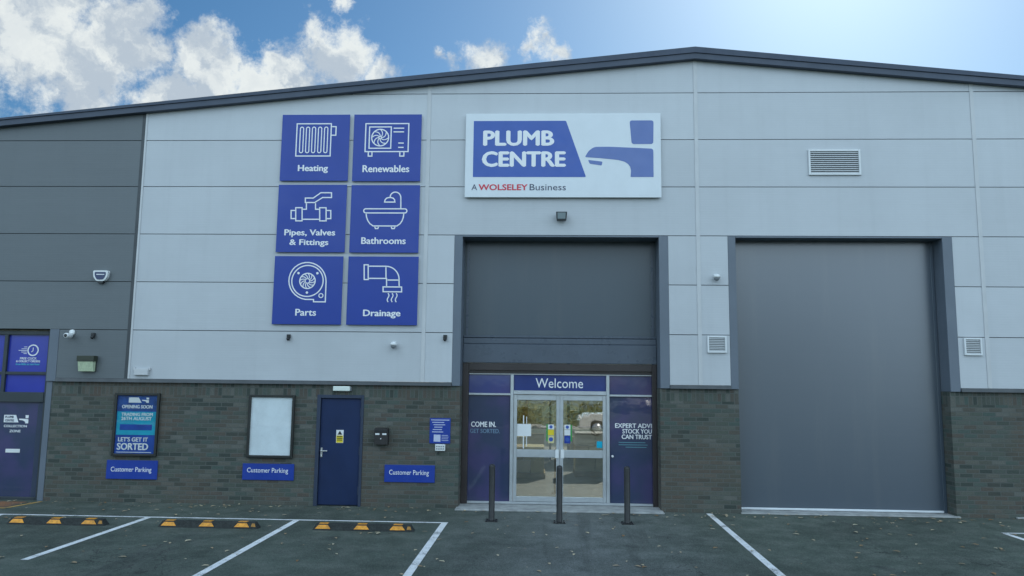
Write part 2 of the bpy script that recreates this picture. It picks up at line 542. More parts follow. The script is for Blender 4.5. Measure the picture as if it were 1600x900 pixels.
PBLUE = mat("poster_blue", (0.012, 0.07, 0.36), 0.5, spec=0.2, var=0.15, vscale=4)
PDARK = mat("poster_dark_blue", (0.022, 0.075, 0.27), 0.5, spec=0.2, var=0.3, vscale=9)
YELL = mat("hazard_yellow", (0.72, 0.56, 0.02), 0.45)
GREEN = mat("sticker_green", (0.04, 0.28, 0.06), 0.4)
RUBBER = mat("black_recycled_rubber", (0.022, 0.026, 0.025), 0.8, var=0.25, vscale=20, bump=0.5, bscale=120)
AMBER = mat("amber_reflector", (0.72, 0.29, 0.014), 0.4, var=0.28, vscale=18)
AMBERD = mat("amber_reflector_scuffed", (0.38, 0.18, 0.03), 0.6, var=0.3, vscale=25)
BOLL = mat("black_bollard_paint", (0.016, 0.017, 0.018), 0.42, var=0.2, vscale=9)
CONC = mat("pale_concrete", (0.34, 0.35, 0.345), 0.85, var=0.2, vscale=5, bump=0.4, bscale=80)
INTW = mat("interior_wall_paint", (0.66, 0.63, 0.52), 0.7, var=0.1)
INTF = mat("interior_floor_paint", (0.36, 0.36, 0.33), 0.35, var=0.1)
CARD = mat("cardboard", (0.42, 0.32, 0.14), 0.8, var=0.2, vscale=3)
CARD2 = mat("cardboard_pale", (0.55, 0.50, 0.26), 0.8, var=0.2, vscale=3)
RACKM = mat("rack_steel_blue", (0.05, 0.10, 0.22), 0.4)
ROOFM = mat("roof_sheet", (0.16, 0.17, 0.18), 0.5, var=0.08)
BARK = mat("bark", (0.09, 0.07, 0.05), 0.9, var=0.3, vscale=8, bump=0.8, bscale=18)
GRASS = mat("mown_grass", (0.055, 0.085, 0.025), 0.9, var=0.35, vscale=4, bump=0.6, bscale=50)
LEAFA = leaf_mat("hedge_leaf", (0.07, 0.085, 0.018), (0.22, 0.20, 0.055))
LEAFB = leaf_mat("tree_leaf", (0.06, 0.085, 0.02), (0.18, 0.18, 0.045))
LITTER = leaf_mat("dry_leaf", (0.22, 0.12, 0.05), (0.58, 0.50, 0.34))
GLASS = glass_mat("door_glass", 0.30, (0.9, 0.93, 0.9))
CASEG = glass_mat("notice_case_glazing", -0.015, (0.96, 0.97, 0.97))

# ------------------------------------------------------------------ mesh helpers


class MB:
    """Collects shapes and links them as one mesh object."""
    def __init__(self):
        self.bm = bmesh.new()
        self.mi = 0

    def box(self, x0, x1, y0, y1, z0, z1, bevel=0.0, seg=1):
        t = bmesh.new()
        bmesh.ops.create_cube(t, size=1.0)
        for v in t.verts:
            v.co = Vector((x0 + (v.co.x + .5) * (x1 - x0), y0 + (v.co.y + .5) * (y1 - y0), z0 + (v.co.z + .5) * (z1 - z0)))
        if bevel:
            bmesh.ops.bevel(t, geom=list(t.edges), offset=bevel, segments=seg, affect='EDGES', profile=0.5)
        self.merge(t)
        return self

    def merge(self, t, mtx=None):
        mp = {}
        for v in t.verts:
            mp[v] = self.bm.verts.new(mtx @ v.co if mtx else v.co)
        for f in t.faces:
            try:
                nf = self.bm.faces.new([mp[v] for v in f.verts])
                nf.material_index = self.mi
                nf.smooth = f.smooth
            except ValueError:
                pass
        t.free()

    def prism(self, poly, y0, y1):
        """Polygon of (x, z) pulled from y0 (front) to y1 (back)."""
        if len(poly) < 3:
            return self
        t = bmesh.new()
        a = [t.verts.new((x, y0, z)) for x, z in poly]
        b = [t.verts.new((x, y1, z)) for x, z in poly]
        t.faces.new(a)
        t.faces.new(b[::-1])
        n = len(poly)
        for i in range(n):
            t.faces.new((a[i], b[i], b[(i + 1) % n], a[(i + 1) % n]))
        bmesh.ops.recalc_face_normals(t, faces=list(t.faces))
        self.merge(t)
        return self

    def stroke(self, pts, wd, y0, y1, closed=False):
        """Mitred line of width wd through (x, z) points, pulled from y0 to y1."""
        n = len(pts)
        P = [Vector((p[0], p[1])) for p in pts]
        Lf, Rt = [], []
        for i in range(n):
            if closed:
                a, c = P[i - 1], P[(i + 1) % n]
            else:
                a, c = P[max(i - 1, 0)], P[min(i + 1, n - 1)]
            d1 = (P[i] - a)
            d2 = (c - P[i])
            if d1.length < 1e-9:
                d1 = d2.copy()
            if d2.length < 1e-9:
                d2 = d1.copy()
            d1.normalize()
            d2.normalize()
            n1, n2 = Vector((-d1.y, d1.x)), Vector((-d2.y, d2.x))
            mm = n1 + n2
            if mm.length < 1e-6:
                mm = n1.copy()
            mm.normalize()
            k = min(1.0 / max(mm.dot(n1), 0.35), 2.2)
            Lf.append(P[i] + mm * k * wd / 2)
            Rt.append(P[i] - mm * k * wd / 2)
        t = bmesh.new()
        fl = [t.verts.new((p.x, y0, p.y)) for p in Lf]
        fr = [t.verts.new((p.x, y0, p.y)) for p in Rt]
        bl = [t.verts.new((p.x, y1, p.y)) for p in Lf]
        br = [t.verts.new((p.x, y1, p.y)) for p in Rt]
        rng = n if closed else n - 1
        for i in range(rng):
            j = (i + 1) % n
            t.faces.new((fl[i], fr[i], fr[j], fl[j]))
            t.faces.new((fl[i], fl[j], bl[j], bl[i]))
            t.faces.new((fr[j], fr[i], br[i], br[j]))
        if not closed:
            t.faces.new((fl[0], bl[0], br[0], fr[0]))
            t.faces.new((fl[-1], fr[-1], br[-1], bl[-1]))
        self.merge(t)
        return self

    def lathe(self, prof, c=(0, 0, 0), axis='Z', seg=24, smooth=True):
        """Profile of (radius, height) turned about an axis through c."""
        t = bmesh.new()
        rings = []
        for r, h in prof:
            ring = []
            for i in range(seg):
                a = 2 * math.pi * i / seg
                u, v = r * math.cos(a), r * math.sin(a)
                co = {'Z': (u, v, h), 'Y': (u, h, v), 'X': (h, u, v)}[axis]
                ring.append(t.verts.new(Vector(co) + Vector(c)))
            rings.append(ring)
        for k in range(len(rings) - 1):
            for i in range(seg):
                j = (i + 1) % seg
                f = t.faces.new((rings[k][i], rings[k][j], rings[k + 1][j], rings[k + 1][i]))
                f.smooth = smooth
        t.faces.new(rings[0][::-1])
        t.faces.new(rings[-1])
        bmesh.ops.recalc_face_normals(t, faces=list(t.faces))
        self.merge(t)
        return self

    def hexa(self, v):
        """Eight corners: bottom four, top four, both anticlockwise."""
        t = bmesh.new()
        q = [t.verts.new(c) for c in v]
        for f in ((3, 2, 1, 0), (4, 5, 6, 7), (0, 1, 5, 4), (1, 2, 6, 5), (2, 3, 7, 6), (3, 0, 4, 7)):
            t.faces.new([q[i] for i in f])
        bmesh.ops.recalc_face_normals(t, faces=list(t.faces))
        self.merge(t)
        return self

    def mesh(self, me, mtx=None):
        t = bmesh.new()
        t.from_mesh(me)
        self.merge(t, mtx)
        bpy.data.meshes.remove(me)
        return self

    def build(self, name, mats, parent=None):
        me = bpy.data.meshes.new(name)
        self.bm.to_mesh(me)
        self.bm.free()
        for x in (mats if isinstance(mats, (list, tuple)) else [mats]):
            me.materials.append(x)
        o = bpy.data.objects.new(name, me)
        COL.objects.link(o)
        if parent is not None:
            o.parent = parent
            o.matrix_parent_inverse = Matrix.Translation(-world_loc(parent))
        return o


def world_loc(o):
    v = Vector(o.location)
    p = o.parent
    while p is not None:
        v = v  # parents of parts sit unrotated; inverse already cancels their offset
        p = None
    return v


def tag(o, label=None, cat=None, group=None, kind=None):
    if label:
        o["label"] = label
    if cat:
        o["category"] = cat
    if group:
        o["group"] = group
    if kind:
        o["kind"] = kind
    return o


def empty(name, loc, label, cat, group=None):
    o = bpy.data.objects.new(name, None)
    o.location = loc
    o.empty_display_size = 0.2
    COL.objects.link(o)
    return tag(o, label, cat, group)


def copy_thing(o, loc):
    """A thing with copies of its parts and their sub-parts."""
    def rec(s, parent):
        c = s.copy()
        COL.objects.link(c)
        if parent is not None:
            c.parent = parent
            c.matrix_parent_inverse = s.matrix_parent_inverse.copy()
        for k in [x for x in s.children]:
            rec(k, c)
        return c
    kids = rec(o, None)
    kids.location = loc
    return kids


def text_mesh(s, bold=0.0):
    cu = bpy.data.curves.new("letters", 'FONT')
    cu.body = s
    cu.offset = bold
    cu.resolution_u = 3
    cu.extrude = 0.004
    o = bpy.data.objects.new("letters", cu)
    COL.objects.link(o)
    dg = bpy.context.evaluated_depsgraph_get()
    dg.update()
    me = bpy.data.meshes.new_from_object(o.evaluated_get(dg))
    bpy.data.objects.remove(o)
    bpy.data.curves.remove(cu)
    return me


def put_text(mb, s, x0, x1, z0, z1, y, bold=0.0, depth=0.003):
    """Letters filling the box x0..x1, z0..z1 of the glyphs' own extent, standing proud of the plane y towards -Y.
    Bold letters are the same glyphs laid over one another a fraction of the stroke apart."""
    k = bold * 2.6 * (z1 - z0)
    lays = [(0.0, 0.0)] if bold < 0.008 else [(-k, 0.0), (k, 0.0), (0.0, k * .6), (0.0, -k * .6), (-k * .5, 0.0), (k * .5, 0.0)]
    if bold < 0.008:
        k = 0.0
    for n, (sx, sz) in enumerate(lays):
        me = text_mesh(s)
        xs = [v.co.x for v in me.vertices]
        ys = [v.co.y for v in me.vertices]
        ax, bx, ay, by = min(xs), max(xs), min(ys), max(ys)
        for v in me.vertices:
            px = x0 + k + sx + (v.co.x - ax) / (bx - ax) * (x1 - x0 - 2 * k)
            pz = z0 + k * .6 + sz + (v.co.y - ay) / (by - ay) * (z1 - z0 - 1.2 * k)
            py = y - depth - 0.00025 * n if v.co.z > 0 else y + 0.0005
            v.co = (px, py, pz)
        mb.mesh(me)
    return mb


def arc(cx, cz, r, a0, a1, n=12, rz=None):
    rz = r if rz is None else rz
    return [(cx + r * math.cos(R(a0 + (a1 - a0) * i / n)), cz + rz * math.sin(R(a0 + (a1 - a0) * i / n))) for i in range(n + 1)]


# ------------------------------------------------------------------ ground
def sheet(name, poly, z, m_, kind='structure'):
    me = bpy.data.meshes.new(name)
    me.from_pydata([(x, y, z) for x, y in poly], [], [tuple(range(len(poly)))])
    me.materials.append(m_)
    o = bpy.data.objects.new(name, me)
    COL.objects.link(o)
    if me.polygons[0].normal.z < 0:
        me.flip_normals()
    return tag(o, kind=kind)


def strip(name, x0, x1, y0, y1, m_, z=0.004):
    return sheet(name, [(x0, y0), (x1, y0), (x1, y1), (x0, y1)], z, m_)


sheet("ground", [(-600, -600), (600, -600), (600, 600), (-600, 600)], 0.0, ASPH)
strip("bay_line", -11.2, -1.50, -1.44, -1.37, LINE)
for bx, ye in ((-8.77, -3.4), (-6.33, -4.40), (-3.92, -6.2), (-1.555, -6.2)):
    strip("bay_line", bx - 0.05, bx + 0.05, ye, -1.445, LINE)
sheet("bay_line", [(2.83, -0.06), (2.925, -0.06), (2.83, -6.2), (2.725, -6.2)], 0.004, LINE)
strip("bay_line", 7.08, 12.0, -1.40, -1.33, LINE)
strip("bay_line", 7.06, 7.15, -6.2, -1.405, LINE)
strip("door_zone_marking", -11.5, -9.12, -0.86, -0.78, YLINE)
sheet("door_zone_marking", [(-9.17, -0.775), (-9.09, -0.775), (-8.96, -0.10), (-9.04, -0.10)], 0.004, YLINE)
strip("door_zone_marking", -11.5, -9.2, -0.74, -0.16, HATCH)

# ------------------------------------------------------------------ the warehouse
B = empty("warehouse", (2.77, 0.0, 0.0), "grey clad gabled warehouse with dark brick base, glazed shop entrance and tall roller shutter", "building")
RIDGE_X, RIDGE_Z, SLOPE = 2.77, 8.245, 0.0955
XL, XR, YB = -13.6, 19.2, 34.0


def roof_z(x):
    return RIDGE_Z - SLOPE * abs(x - RIDGE_X)


def clip(poly, drop=0.0):
    """Cut an (x, z) polygon by the two roof slopes."""
    for s in (1, -1):
        def inside(p):
            return p[1] <= RIDGE_Z - drop + s * SLOPE * (p[0] - RIDGE_X) + 1e-9
        outp = []
        for i in range(len(poly)):
            a, b = poly[i - 1], poly[i]
            ia, ib = inside(a), inside(b)
            if ia != ib:
                fa = a[1] - (RIDGE_Z - drop + s * SLOPE * (a[0] - RIDGE_X))
                fb = b[1] - (RIDGE_Z - drop + s * SLOPE * (b[0] - RIDGE_X))
                t = fa / (fa - fb)
                outp.append((a[0] + t * (b[0] - a[0]), a[1] + t * (b[1] - a[1])))
            if ib:
                outp.append(b)
        poly = outp
        if not poly:
            return []
    return poly


SEAMS = [2.212, 3.103, 4.0, 4.903, 5.813, 6.709, 7.605, 8.6]
G = 0.0065   # half width of a shadow joint
lm, dm, bk = MB(), MB(), MB()
JX = [-7.6, -2.185, 2.785, 7.79, XR]
for k in range(len(SEAMS) - 1):
    za, zb = SEAMS[k] + (G if k else 0.0), SEAMS[k + 1] - G
    for a, b in zip(JX[:-1], JX[1:]):
        spans = [(a, b)]
        if SEAMS[k] < 4.89:     # below the heads of the two big openings
            for o0, o1 in ((-1.655, 2.245), (3.313, 7.29)):
                nsp = []
                for s0, s1 in spans:
                    if o1 <= s0 or o0 >= s1:
                        nsp.append((s0, s1))
                    else:
                        if o0 > s0:
                            nsp.append((s0, o0))
                        if o1 < s1:
                            nsp.append((o1, s1))
                spans = nsp
        for s0, s1 in spans:
            lm.prism(clip([(s0, za), (s1, za), (s1, zb), (s0, zb)]), -0.03, -0.001)
            bk.prism(clip([(s0, SEAMS[k]), (s1, SEAMS[k]), (s1, SEAMS[k + 1]), (s0, SEAMS[k + 1])]), 0.0, 0.30)
    d0, d1 = XL, -7.62
    if k == 0:
        d0 = -8.96
    dm.prism(clip([(d0, za), (d1, za), (d1, zb), (d0, zb)]), -0.03, -0.001)
    bk.prism(clip([(d0, SEAMS[k]), (-7.6, SEAMS[k]), (-7.6, SEAMS[k + 1]), (d0, SEAMS[k + 1])]), 0.0, 0.30)
lm.build("light_cladding", CLAD_L, B)
dm.build("dark_cladding", CLAD_D, B)
bk.build("joint_backing", GROOVE, B)
# cover strips over the vertical joints
for jx in (-2.185, 2.785, 7.79):
    segs = [(2.212, roof_z(jx))]
    MB().prism([(jx - 0.035, segs[0][0]), (jx + 0.035, segs[0][0]), (jx + 0.035, segs[0][1]), (jx - 0.035, segs[0][1])], -0.040, -0.0315).build("joint_cover", FLASHL, B)
MB().prism([(-7.675, 2.212), (-7.612, 2.212), (-7.612, roof_z(-7.6) - 0.01), (-7.675, roof_z(-7.675) - 0.01)], -0.038, -0.0315).build("edge_flashing", FLASHD, B)
MB().prism([(-7.610, 2.212), (-7.575, 2.212), (-7.575, roof_z(-7.6) - 0.01), (-7.610, roof_z(-7.6) - 0.01)], -0.042, -0.0315).build("edge_flashing", FLASHL, B)

# drip flashing over the brickwork
for a, b in ((-8.96, -1.655), (2.245, 3.313), (7.29, XR)):
    MB().hexa([(a, -0.065, 2.145), (b, -0.065, 2.145), (b, 0.1, 2.145), (a, 0.1, 2.145),
               (a, -0.045, 2.209), (b, -0.045, 2.209), (b, 0.1, 2.209), (a, 0.1, 2.209)]).build("drip_flashing", FLASHD, B)
# flashing round the two big openings: jambs show on the face and return into the reveal
for a, b in ((-1.652, -1.503), (2.075, 2.242), (3.316, 3.452), (7.114, 7.287)):
    MB().box(a, b, -0.036, 0.47, 2.146, 4.90, 0.004).build("opening_flashing", FLASH, B)
for a, b in ((-1.502, 2.074), (3.453, 7.113)):
    MB().box(a, b, -0.034, 0.47, 4.872, 4.90).build("opening_flashing", FLASH, B)

# brickwork
bw = MB()
BR_T = 0.46
for a, b, z0, z1 in ((-9.03, -4.09, 0.0, 1.925), (-3.235, -1.5, 0.0, 1.925), (2.07, 3.455, 0.0, 1.925), (7.112, XR, 0.0, 1.925)):
    bw.box(a, b, 0.0, BR_T, z0 - 0.2, z1)
bw.mi = 1
for a, b in ((-9.03, -1.5), (2.07, 3.455), (7.112, XR)):
    bw.box(a, b, 0.0, BR_T, 1.9255, 2.144)
bw.build("brick_wall", [BRICK, SOLD], B)

# verge and roof: two lapped capping pieces run up each slope
for s in (-1, 1):
    xe = XL - 0.25 if s < 0 else XR + 0.25
    zt = lambda x, o, sl=SLOPE: RIDGE_Z + o - sl * abs(x - RIDGE_X)
    MB().prism([(RIDGE_X, zt(RIDGE_X, -0.02)), (xe, zt(xe, -0.02)), (xe, zt(xe, 0.088)), (RIDGE_X, zt(RIDGE_X, 0.088))], -0.15, 0.1).build("verge_trim", VERGE, B)
    MB().prism([(RIDGE_X, zt(RIDGE_X, 0.089)), (xe, zt(xe, 0.089)), (xe, zt(xe, 0.2, 0.1010)), (RIDGE_X, zt(RIDGE_X, 0.2))], -0.172, 0.1).build("verge_capping", VERGE2, B)
# roof sheets with two unseen open gaps, added to let sun into the shop
for s in (-1, 1):
    xe = XL - 0.2 if s < 0 else XR + 0.2
    rf = MB()
    for y0, y1 in ((0.101, 11.8), (20.0, 22.0), (26.0, YB)):
        rf.prism([(RIDGE_X, RIDGE_Z - 0.02), (xe, roof_z(xe) - 0.02), (xe, roof_z(xe) + 0.1), (RIDGE_X, RIDGE_Z + 0.1)], y0, y1)
    for y0, y1 in ((11.801, 19.999), (22.001, 25.999)):
        xa = RIDGE_X + s * 6.5
        rf.prism([(xa, roof_z(xa) - 0.02), (xe, roof_z(xe) - 0.02), (xe, roof_z(xe) + 0.1), (xa, roof_z(xa) + 0.1)], y0, y1)
    rf.build("roof", ROOFM, B)
MB().box(XL, XL + 0.1, 0.31, YB, 0, roof_z(XL) - 0.03).build("side_wall", CLAD_D, B)
MB().box(XR - 0.1, XR, 0.47, YB, 0, roof_z(XR) - 0.03).build("side_wall", CLAD_L, B)
MB().prism(clip([(XL + 0.1, 0), (XR - 0.1, 0), (XR - 0.1, 9), (XL + 0.1, 9)], 0.03), YB - 0.1, YB).build("rear_wall", CLAD_D, B)
# shop fit-out seen through the doors
MB().box(-6, 7, 0.62, 20, 0.002, 0.012).build("shop_floor", INTF, B)
MB().box(-4.0, -3.9, 0.6, 20, 0.013, 5).build("shop_partition", INTW, B)
MB().box(5.0, 5.1, 0.6, 20, 0.013, 5).build("shop_partition", INTW, B)
MB().box(-3.9, 5.0, 20.0, 20.1, 0.013, 5).build("shop_partition", INTW, B)

# roller shutter on the goods door
sh = MB().box(3.46, 7.105, 0.305, 0.328, 0.06, 4.868).build("roller_shutter", SHUTL, B)
MB().box(3.456, 3.50, 0.29, 0.3045, 0.02, 4.86, 0.004).build("guide_rail", SHUTL, sh)
MB().box(7.05, 7.108, 0.29, 0.3045, 0.02, 4.86, 0.004).build("guide_rail", SHUTL, sh)
MB().box(3.505, 7.045, 0.28, 0.3045, 0.03, 0.066, 0.005).build("bottom_bar", ALUB, sh)
MB().box(3.44, 7.16, -0.05, 0.46, 0.001, 0.022, 0.006).build("door_sill", CONC, B)
MB().box(8.1, 10.2, -0.05, 0.0, 0.001, 0.03, 0.006).build("door_sill", CONC, B)

# ---- shop entrance
ep = MB().box(-1.502, 2.074, 0.43, 0.468, 3.04, 4.871).build("entrance_shutter", SHUTE, B)
MB().box(-1.495, 2.07, 0.38, 0.4295, 3.045, 3.085, 0.006).build("guide_rail", SHUT2, ep)
MB().box(-1.46, -1.42, 0.41, 0.4295, 3.09, 4.86).build("guide_rail", SHUT2, ep)
MB().box(1.99, 2.03, 0.41, 0.4295, 3.09, 4.86).build("guide_rail", SHUT2, ep)
MB().box(-1.5, 2.072, 0.37, 0.468, 2.93, 3.036, 0.008).build("shutter_rail", SHUT2, B)
MB().box(-1.5, 2.072, 0.345, 0.468, 2.575, 2.926, 0.01).build("entrance_fascia", SHUT2, B)
fr = MB()
fr.box(-1.498, -1.385, 0.36, 0.50, 0.03, 2.57, 0.006)
fr.box(1.985, 2.068, 0.36, 0.50, 0.03, 2.57, 0.006)
fr.box(-1.384, 1.984, 0.36, 0.50, 2.44, 2.57, 0.006)
fr.box(-1.384, 1.984, 0.40, 0.50, 2.385, 2.438, 0.004)
fr.build("entrance_frame", BRONZE, B)
fs = MB()
fs.box(-1.384, 1.984, 0.415, 0.47, 2.366, 2.384, 0.002)
for a, b in ((-0.612, -0.553), (1.151, 1.210)):
    fs.box(a, b, 0.41, 0.49, 0.075, 2.365, 0.004)
fs.box(-1.384, -0.613, 0.41, 0.49, 1.985, 2.02, 0.004)
fs.box(1.211, 1.984, 0.41, 0.49, 1.985, 2.02, 0.004)
fs.box(-0.552, 1.150, 0.40, 0.49, 2.005, 2.075, 0.005)
fs.box(-1.384, 1.984, 0.40, 0.49, 0.032, 0.072, 0.005)
fs.build("glazing_bars", ALU, B)


def pane(x0, x1, z0, z1, m_, y=0.45):
    return MB().box(x0, x1, y, y + 0.012, z0, z1).build("glass_pane", m_, B)


sl_l = pane(-1.384, -0.613, 0.073, 1.984, VINYL)
sl_r = pane(1.211, 1.984, 0.073, 1.984, VINYL)
pane(-1.384, -0.613, 2.021, 2.365, VINYLM)
pane(1.211, 1.984, 2.021, 2.365, VINYLP)
wl = pane(-0.552, 1.150, 2.076, 2.365, mat("welcome_panel_vinyl", (0.026, 0.046, 0.19), 0.12, var=0.06))
put_text(MB(), "Welcome", -0.148, 0.727, 2.128, 2.303, 0.449, 0.006).build("lettering", INK, wl)
put_text(MB(), "COME IN.", -1.336, -0.872, 1.400, 1.498, 0.449, 0.014).build("lettering", INK, sl_l)
put_text(MB(), "GET SORTED.", -1.352, -0.800, 1.288, 1.366, 0.449, 0.012).build("lettering", INKD, sl_l)
for ln, xa, za in (("EXPERT ADVI", 1.312, 1.418), ("STOCK YOU", 1.445, 1.318), ("CAN TRUST", 1.430, 1.218)):
    put_text(MB(), ln, xa, 1.980, za, za + 0.082, 0.449, 0.014).build("lettering", INK, sl_r)
for xa, xb, za in ((1.375, 1.86, 1.150), (1.375, 1.90, 1.108), (1.50, 1.88, 1.066)):
    MB().box(xa, xb, 0.446, 0.4492, za, za + 0.013).build("underline_stripe", INKTD, sl_r)
MB().lathe([(0.0, 0.0), (0.022, 0.0), (0.022, 0.012), (0.012, 0.018)], (1.262, 0.43, 0.905), 'Y', 14).build("door_button", PWHITE, sl_r)


def door_leaf(x0, x1, hinge_left):
    g = MB().box(x0 + 0.03, x1 - 0.03, 0.452, 0.462, 0.10, 1.95).build("entrance_door", GLASS, B)
    f = MB()
    f.box(x0, x0 + 0.062, 0.425, 0.485, 0.075, 2.002, 0.004)
    f.box(x1 - 0.062, x1, 0.425, 0.485, 0.075, 2.002, 0.004)
    f.box(x0 + 0.0625, x1 - 0.0625, 0.428, 0.485, 1.902, 2.0, 0.004)
    f.box(x0 + 0.0625, x1 - 0.0625, 0.428, 0.485, 0.868, 1.003, 0.004)
    f.box(x0 + 0.0625, x1 - 0.0625, 0.428, 0.485, 0.077, 0.165, 0.004)
    f.build("door_frame", ALU, g)
    hx = x1 - 0.048 if hinge_left else x0 + 0.048
    MB().box(hx - 0.034, hx + 0.034, 0.405, 0.4245, 0.858, 1.012, 0.006).build("handle_plate", PWHITE, g)
    return g


dl = door_leaf(-0.549, 0.298, True)
dr = door_leaf(0.302, 1.148, False)
MB().box(-0.486, -0.225, 0.4475, 0.4515, 1.245, 1.465).build("paper_notice", PWHITE, dl)
MB().box(-0.375, -0.355, 0.4485, 0.4515, 1.02, 1.24).build("white_strip", PWHITE, dl)  # thin upright strips of plain white, below and above the notice
for q in ((-0.375, -0.355, 1.47, 1.62), (-0.315, -0.302, 1.06, 1.24), (-0.315, -0.302, 1.47, 1.60)):
    MB().box(q[0], q[1], 0.4485, 0.4515, q[2], q[3]).build("white_strip", PWHITE, dl)


def stickers(x, parent, left):
    t = MB()
    t.mi = 0
    t.box(x, x + 0.11, 0.4490, 0.4515, 1.375, 1.462)
    t.mi = 1
    t.box(x, x + 0.11, 0.4490, 0.4515, 1.27, 1.368)
    t.mi = 2
    t.box(x - 0.03 if left else x + 0.112, x - 0.002 if left else x + 0.14, 0.4490, 0.4515, 1.16, 1.462)
    t.mi = 3
    t.box(x, x + 0.11, 0.4490, 0.4515, 1.125, 1.262)
    t.mi = 4
    t.lathe([(0.0, 0.4470), (0.038, 0.4470), (0.038, 0.4488)], (x + 0.055, 0, 1.193), 'Y', 18, False)
    t.lathe([(0.0, 0.4470), (0.030, 0.4470), (0.030, 0.4488)], (x + 0.055, 0, 1.418), 'Y', 18, False)
    t.build("door_sticker", [PWHITE, YELL if left else PWHITE, GREEN, BLUE if not left else CARD2, BLUEM], parent)


stickers(0.085, dl, True)
stickers(0.385, dr, False)
MB().box(0.975, 1.08, 0.449, 0.4515, 1.05, 1.17).build("door_sticker", TEAL, dr)
MB().box(-1.53, 2.09, -0.24, 0.398, 0.001, 0.030, 0.006).build("door_threshold", CONC, B)

# ---- navy side door
sd = MB().box(-4.02, -3.29, 0.03, 0.075, 0.02, 1.895, 0.004).build("side_door", NAVY, B)
f = MB()
f.box(-4.088, -4.024, -0.012, 0.30, 0.0, 1.962, 0.003)
f.box(-3.286, -3.237, -0.012, 0.30, 0.0, 1.962, 0.003)
f.box(-4.0235, -3.2865, -0.012, 0.30, 1.902, 1.962, 0.003)
f.box(-4.0235, -3.2865, 0.08, 0.30, 0.0, 1.90)
f.build("door_frame", NAVYF, sd)
h_ = MB().box(-4.0, -3.965, 0.015, 0.0295, 0.85, 1.02, 0.004)
h_.lathe([(0.0, -0.03), (0.010, -0.03), (0.010, 0.03)], (-3.982, 0.0, 0.965), 'Y', 12)
h_.box(-3.99, -3.865, -0.04, -0.024, 0.955, 0.975, 0.004)
h_.lathe([(0.0, 0.0), (0.014, 0.0), (0.014, 0.02)], (-3.982, 0.0, 0.885), 'Y', 12)
h_.build("door_handle", STEEL, sd)
for hz in (0.2, 0.9, 1.58):
    MB().box(-3.305, -3.289, 0.012, 0.0295, hz, hz + 0.14).build("hinge", NAVYF, sd)
ws = MB()
ws.box(-3.728, -3.596, 0.0275, 0.0297, 1.105, 1.335)
ws.mi = 1
ws.box(-3.722, -3.602, 0.026, 0.0274, 1.11, 1.238)
ws.mi = 2
ws.prism([(-3.705, 1.252), (-3.62, 1.252), (-3.6625, 1.322)], 0.0258, 0.0273)
for zz in (1.212, 1.180, 1.150):
    ws.box(-3.71, -3.615, 0.0245, 0.0259, zz, zz + 0.014)
ws.build("warning_notice", [PWHITE, YELL, PBLACK], sd)

# ---- collection point screen at the dark end
fx = MB()
fx.box(-11.9, -11.84, 0.05, 0.16, 0.0, 3.07, 0.004)
fx.box(-9.212, -9.145, 0.05, 0.16, 0.0, 3.07, 0.004)
fx.box(-10.055, -9.99, 0.05, 0.16, 1.93, 3.0, 0.004)
fx.box(-11.839, -9.213, 0.05, 0.16, 3.0, 3.07, 0.004)
fx.box(-11.839, -9.213, 0.06, 0.16, 2.262, 2.315, 0.004)
fx.box(-11.839, -9.213, 0.04, 0.16, 1.76, 1.94, 0.004)
fx.box(-11.839, -9.213, 0.05, 0.16, 0.0, 0.05, 0.004)
fx.build("collection_screen_frame", mat("dark_green_grey_frame", (0.032, 0.042, 0.048), 0.4, var=0.1), B)
for a, b in ((-11.839, -10.056), (-9.989, -9.213)):
    p1 = MB().box(a, b, 0.10, 0.112, 2.316, 2.999).build("glass_pane", VINYLB, B)
    MB().box(a, b, 0.10, 0.112, 1.941, 2.261).build("glass_pane", VINYLB, B)
t_ = MB()
t_.stroke(arc(-9.523, 2.715, 0.098, 0, 337.5, 15), 0.022, 0.096, 0.0995, True)
t_.stroke([(-9.523, 2.765), (-9.523, 2.705), (-9.555, 2.682)], 0.012, 0.096, 0.0995)
for k, (zz, xx) in enumerate(((2.775, -9.70), (2.74, -9.745), (2.71, -9.80), (2.68, -9.745), (2.652, -9.70))):
    t_.stroke([(xx, zz), (-9.64, zz)], 0.010, 0.096, 0.0995)
t_.build("clock_icon", INK, p1)
t_ = MB()
put_text(t_, "FREE CLICK", -9.76, -9.44, 2.542, 2.583, 0.0995, 0.014)
t_.build("lettering", INK, p1)
t_ = MB()
put_text(t_, "& COLLECT ORDERS", -9.83, -9.37, 2.49, 2.53, 0.0995, 0.014)
t_.build("lettering", INK, p1)
t_ = MB()
put_text(t_, "in as little as one hour", -9.83, -9.37, 2.437, 2.476, 0.0995, 0.02)
t_.build("lettering", INKT, p1)
cd = MB().box(-10.9, -9.213, 0.09, 0.13, 0.052, 1.758).build("collection_door", VINYL, B)
MB().box(-9.32, -9.215, 0.075, 0.0895, 0.052, 1.758, 0.003).build("door_frame", NAVYF, cd)
em0 = MB()
em0.prism([(-9.955, 1.385), (-9.675, 1.385), (-9.73, 1.52), (-9.955, 1.52)], 0.0865, 0.0893)
em0.prism([(-9.665, 1.455), (-9.51, 1.45), (-9.49, 1.44), (-9.49, 1.37), (-9.545, 1.37), (-9.55, 1.40), (-9.60, 1.425), (-9.665, 1.43)], 0.0865, 0.0893)
em0.prism([(-9.545, 1.465), (-9.49, 1.465), (-9.49, 1.52), (-9.55, 1.52)], 0.0865, 0.0893)
em0.build("tap_emblem", INK, cd)
lg = MB()
put_text(lg, "COLLECTION", -9.945, -9.51, 1.296, 1.340, 0.0893, 0.012)
put_text(lg, "ZONE", -9.83, -9.62, 1.205, 1.250, 0.0893, 0.012)
lg.mi = 1
put_text(lg, "PLUMB", -9.93, -9.77, 1.462, 1.505, 0.0863, 0.012)
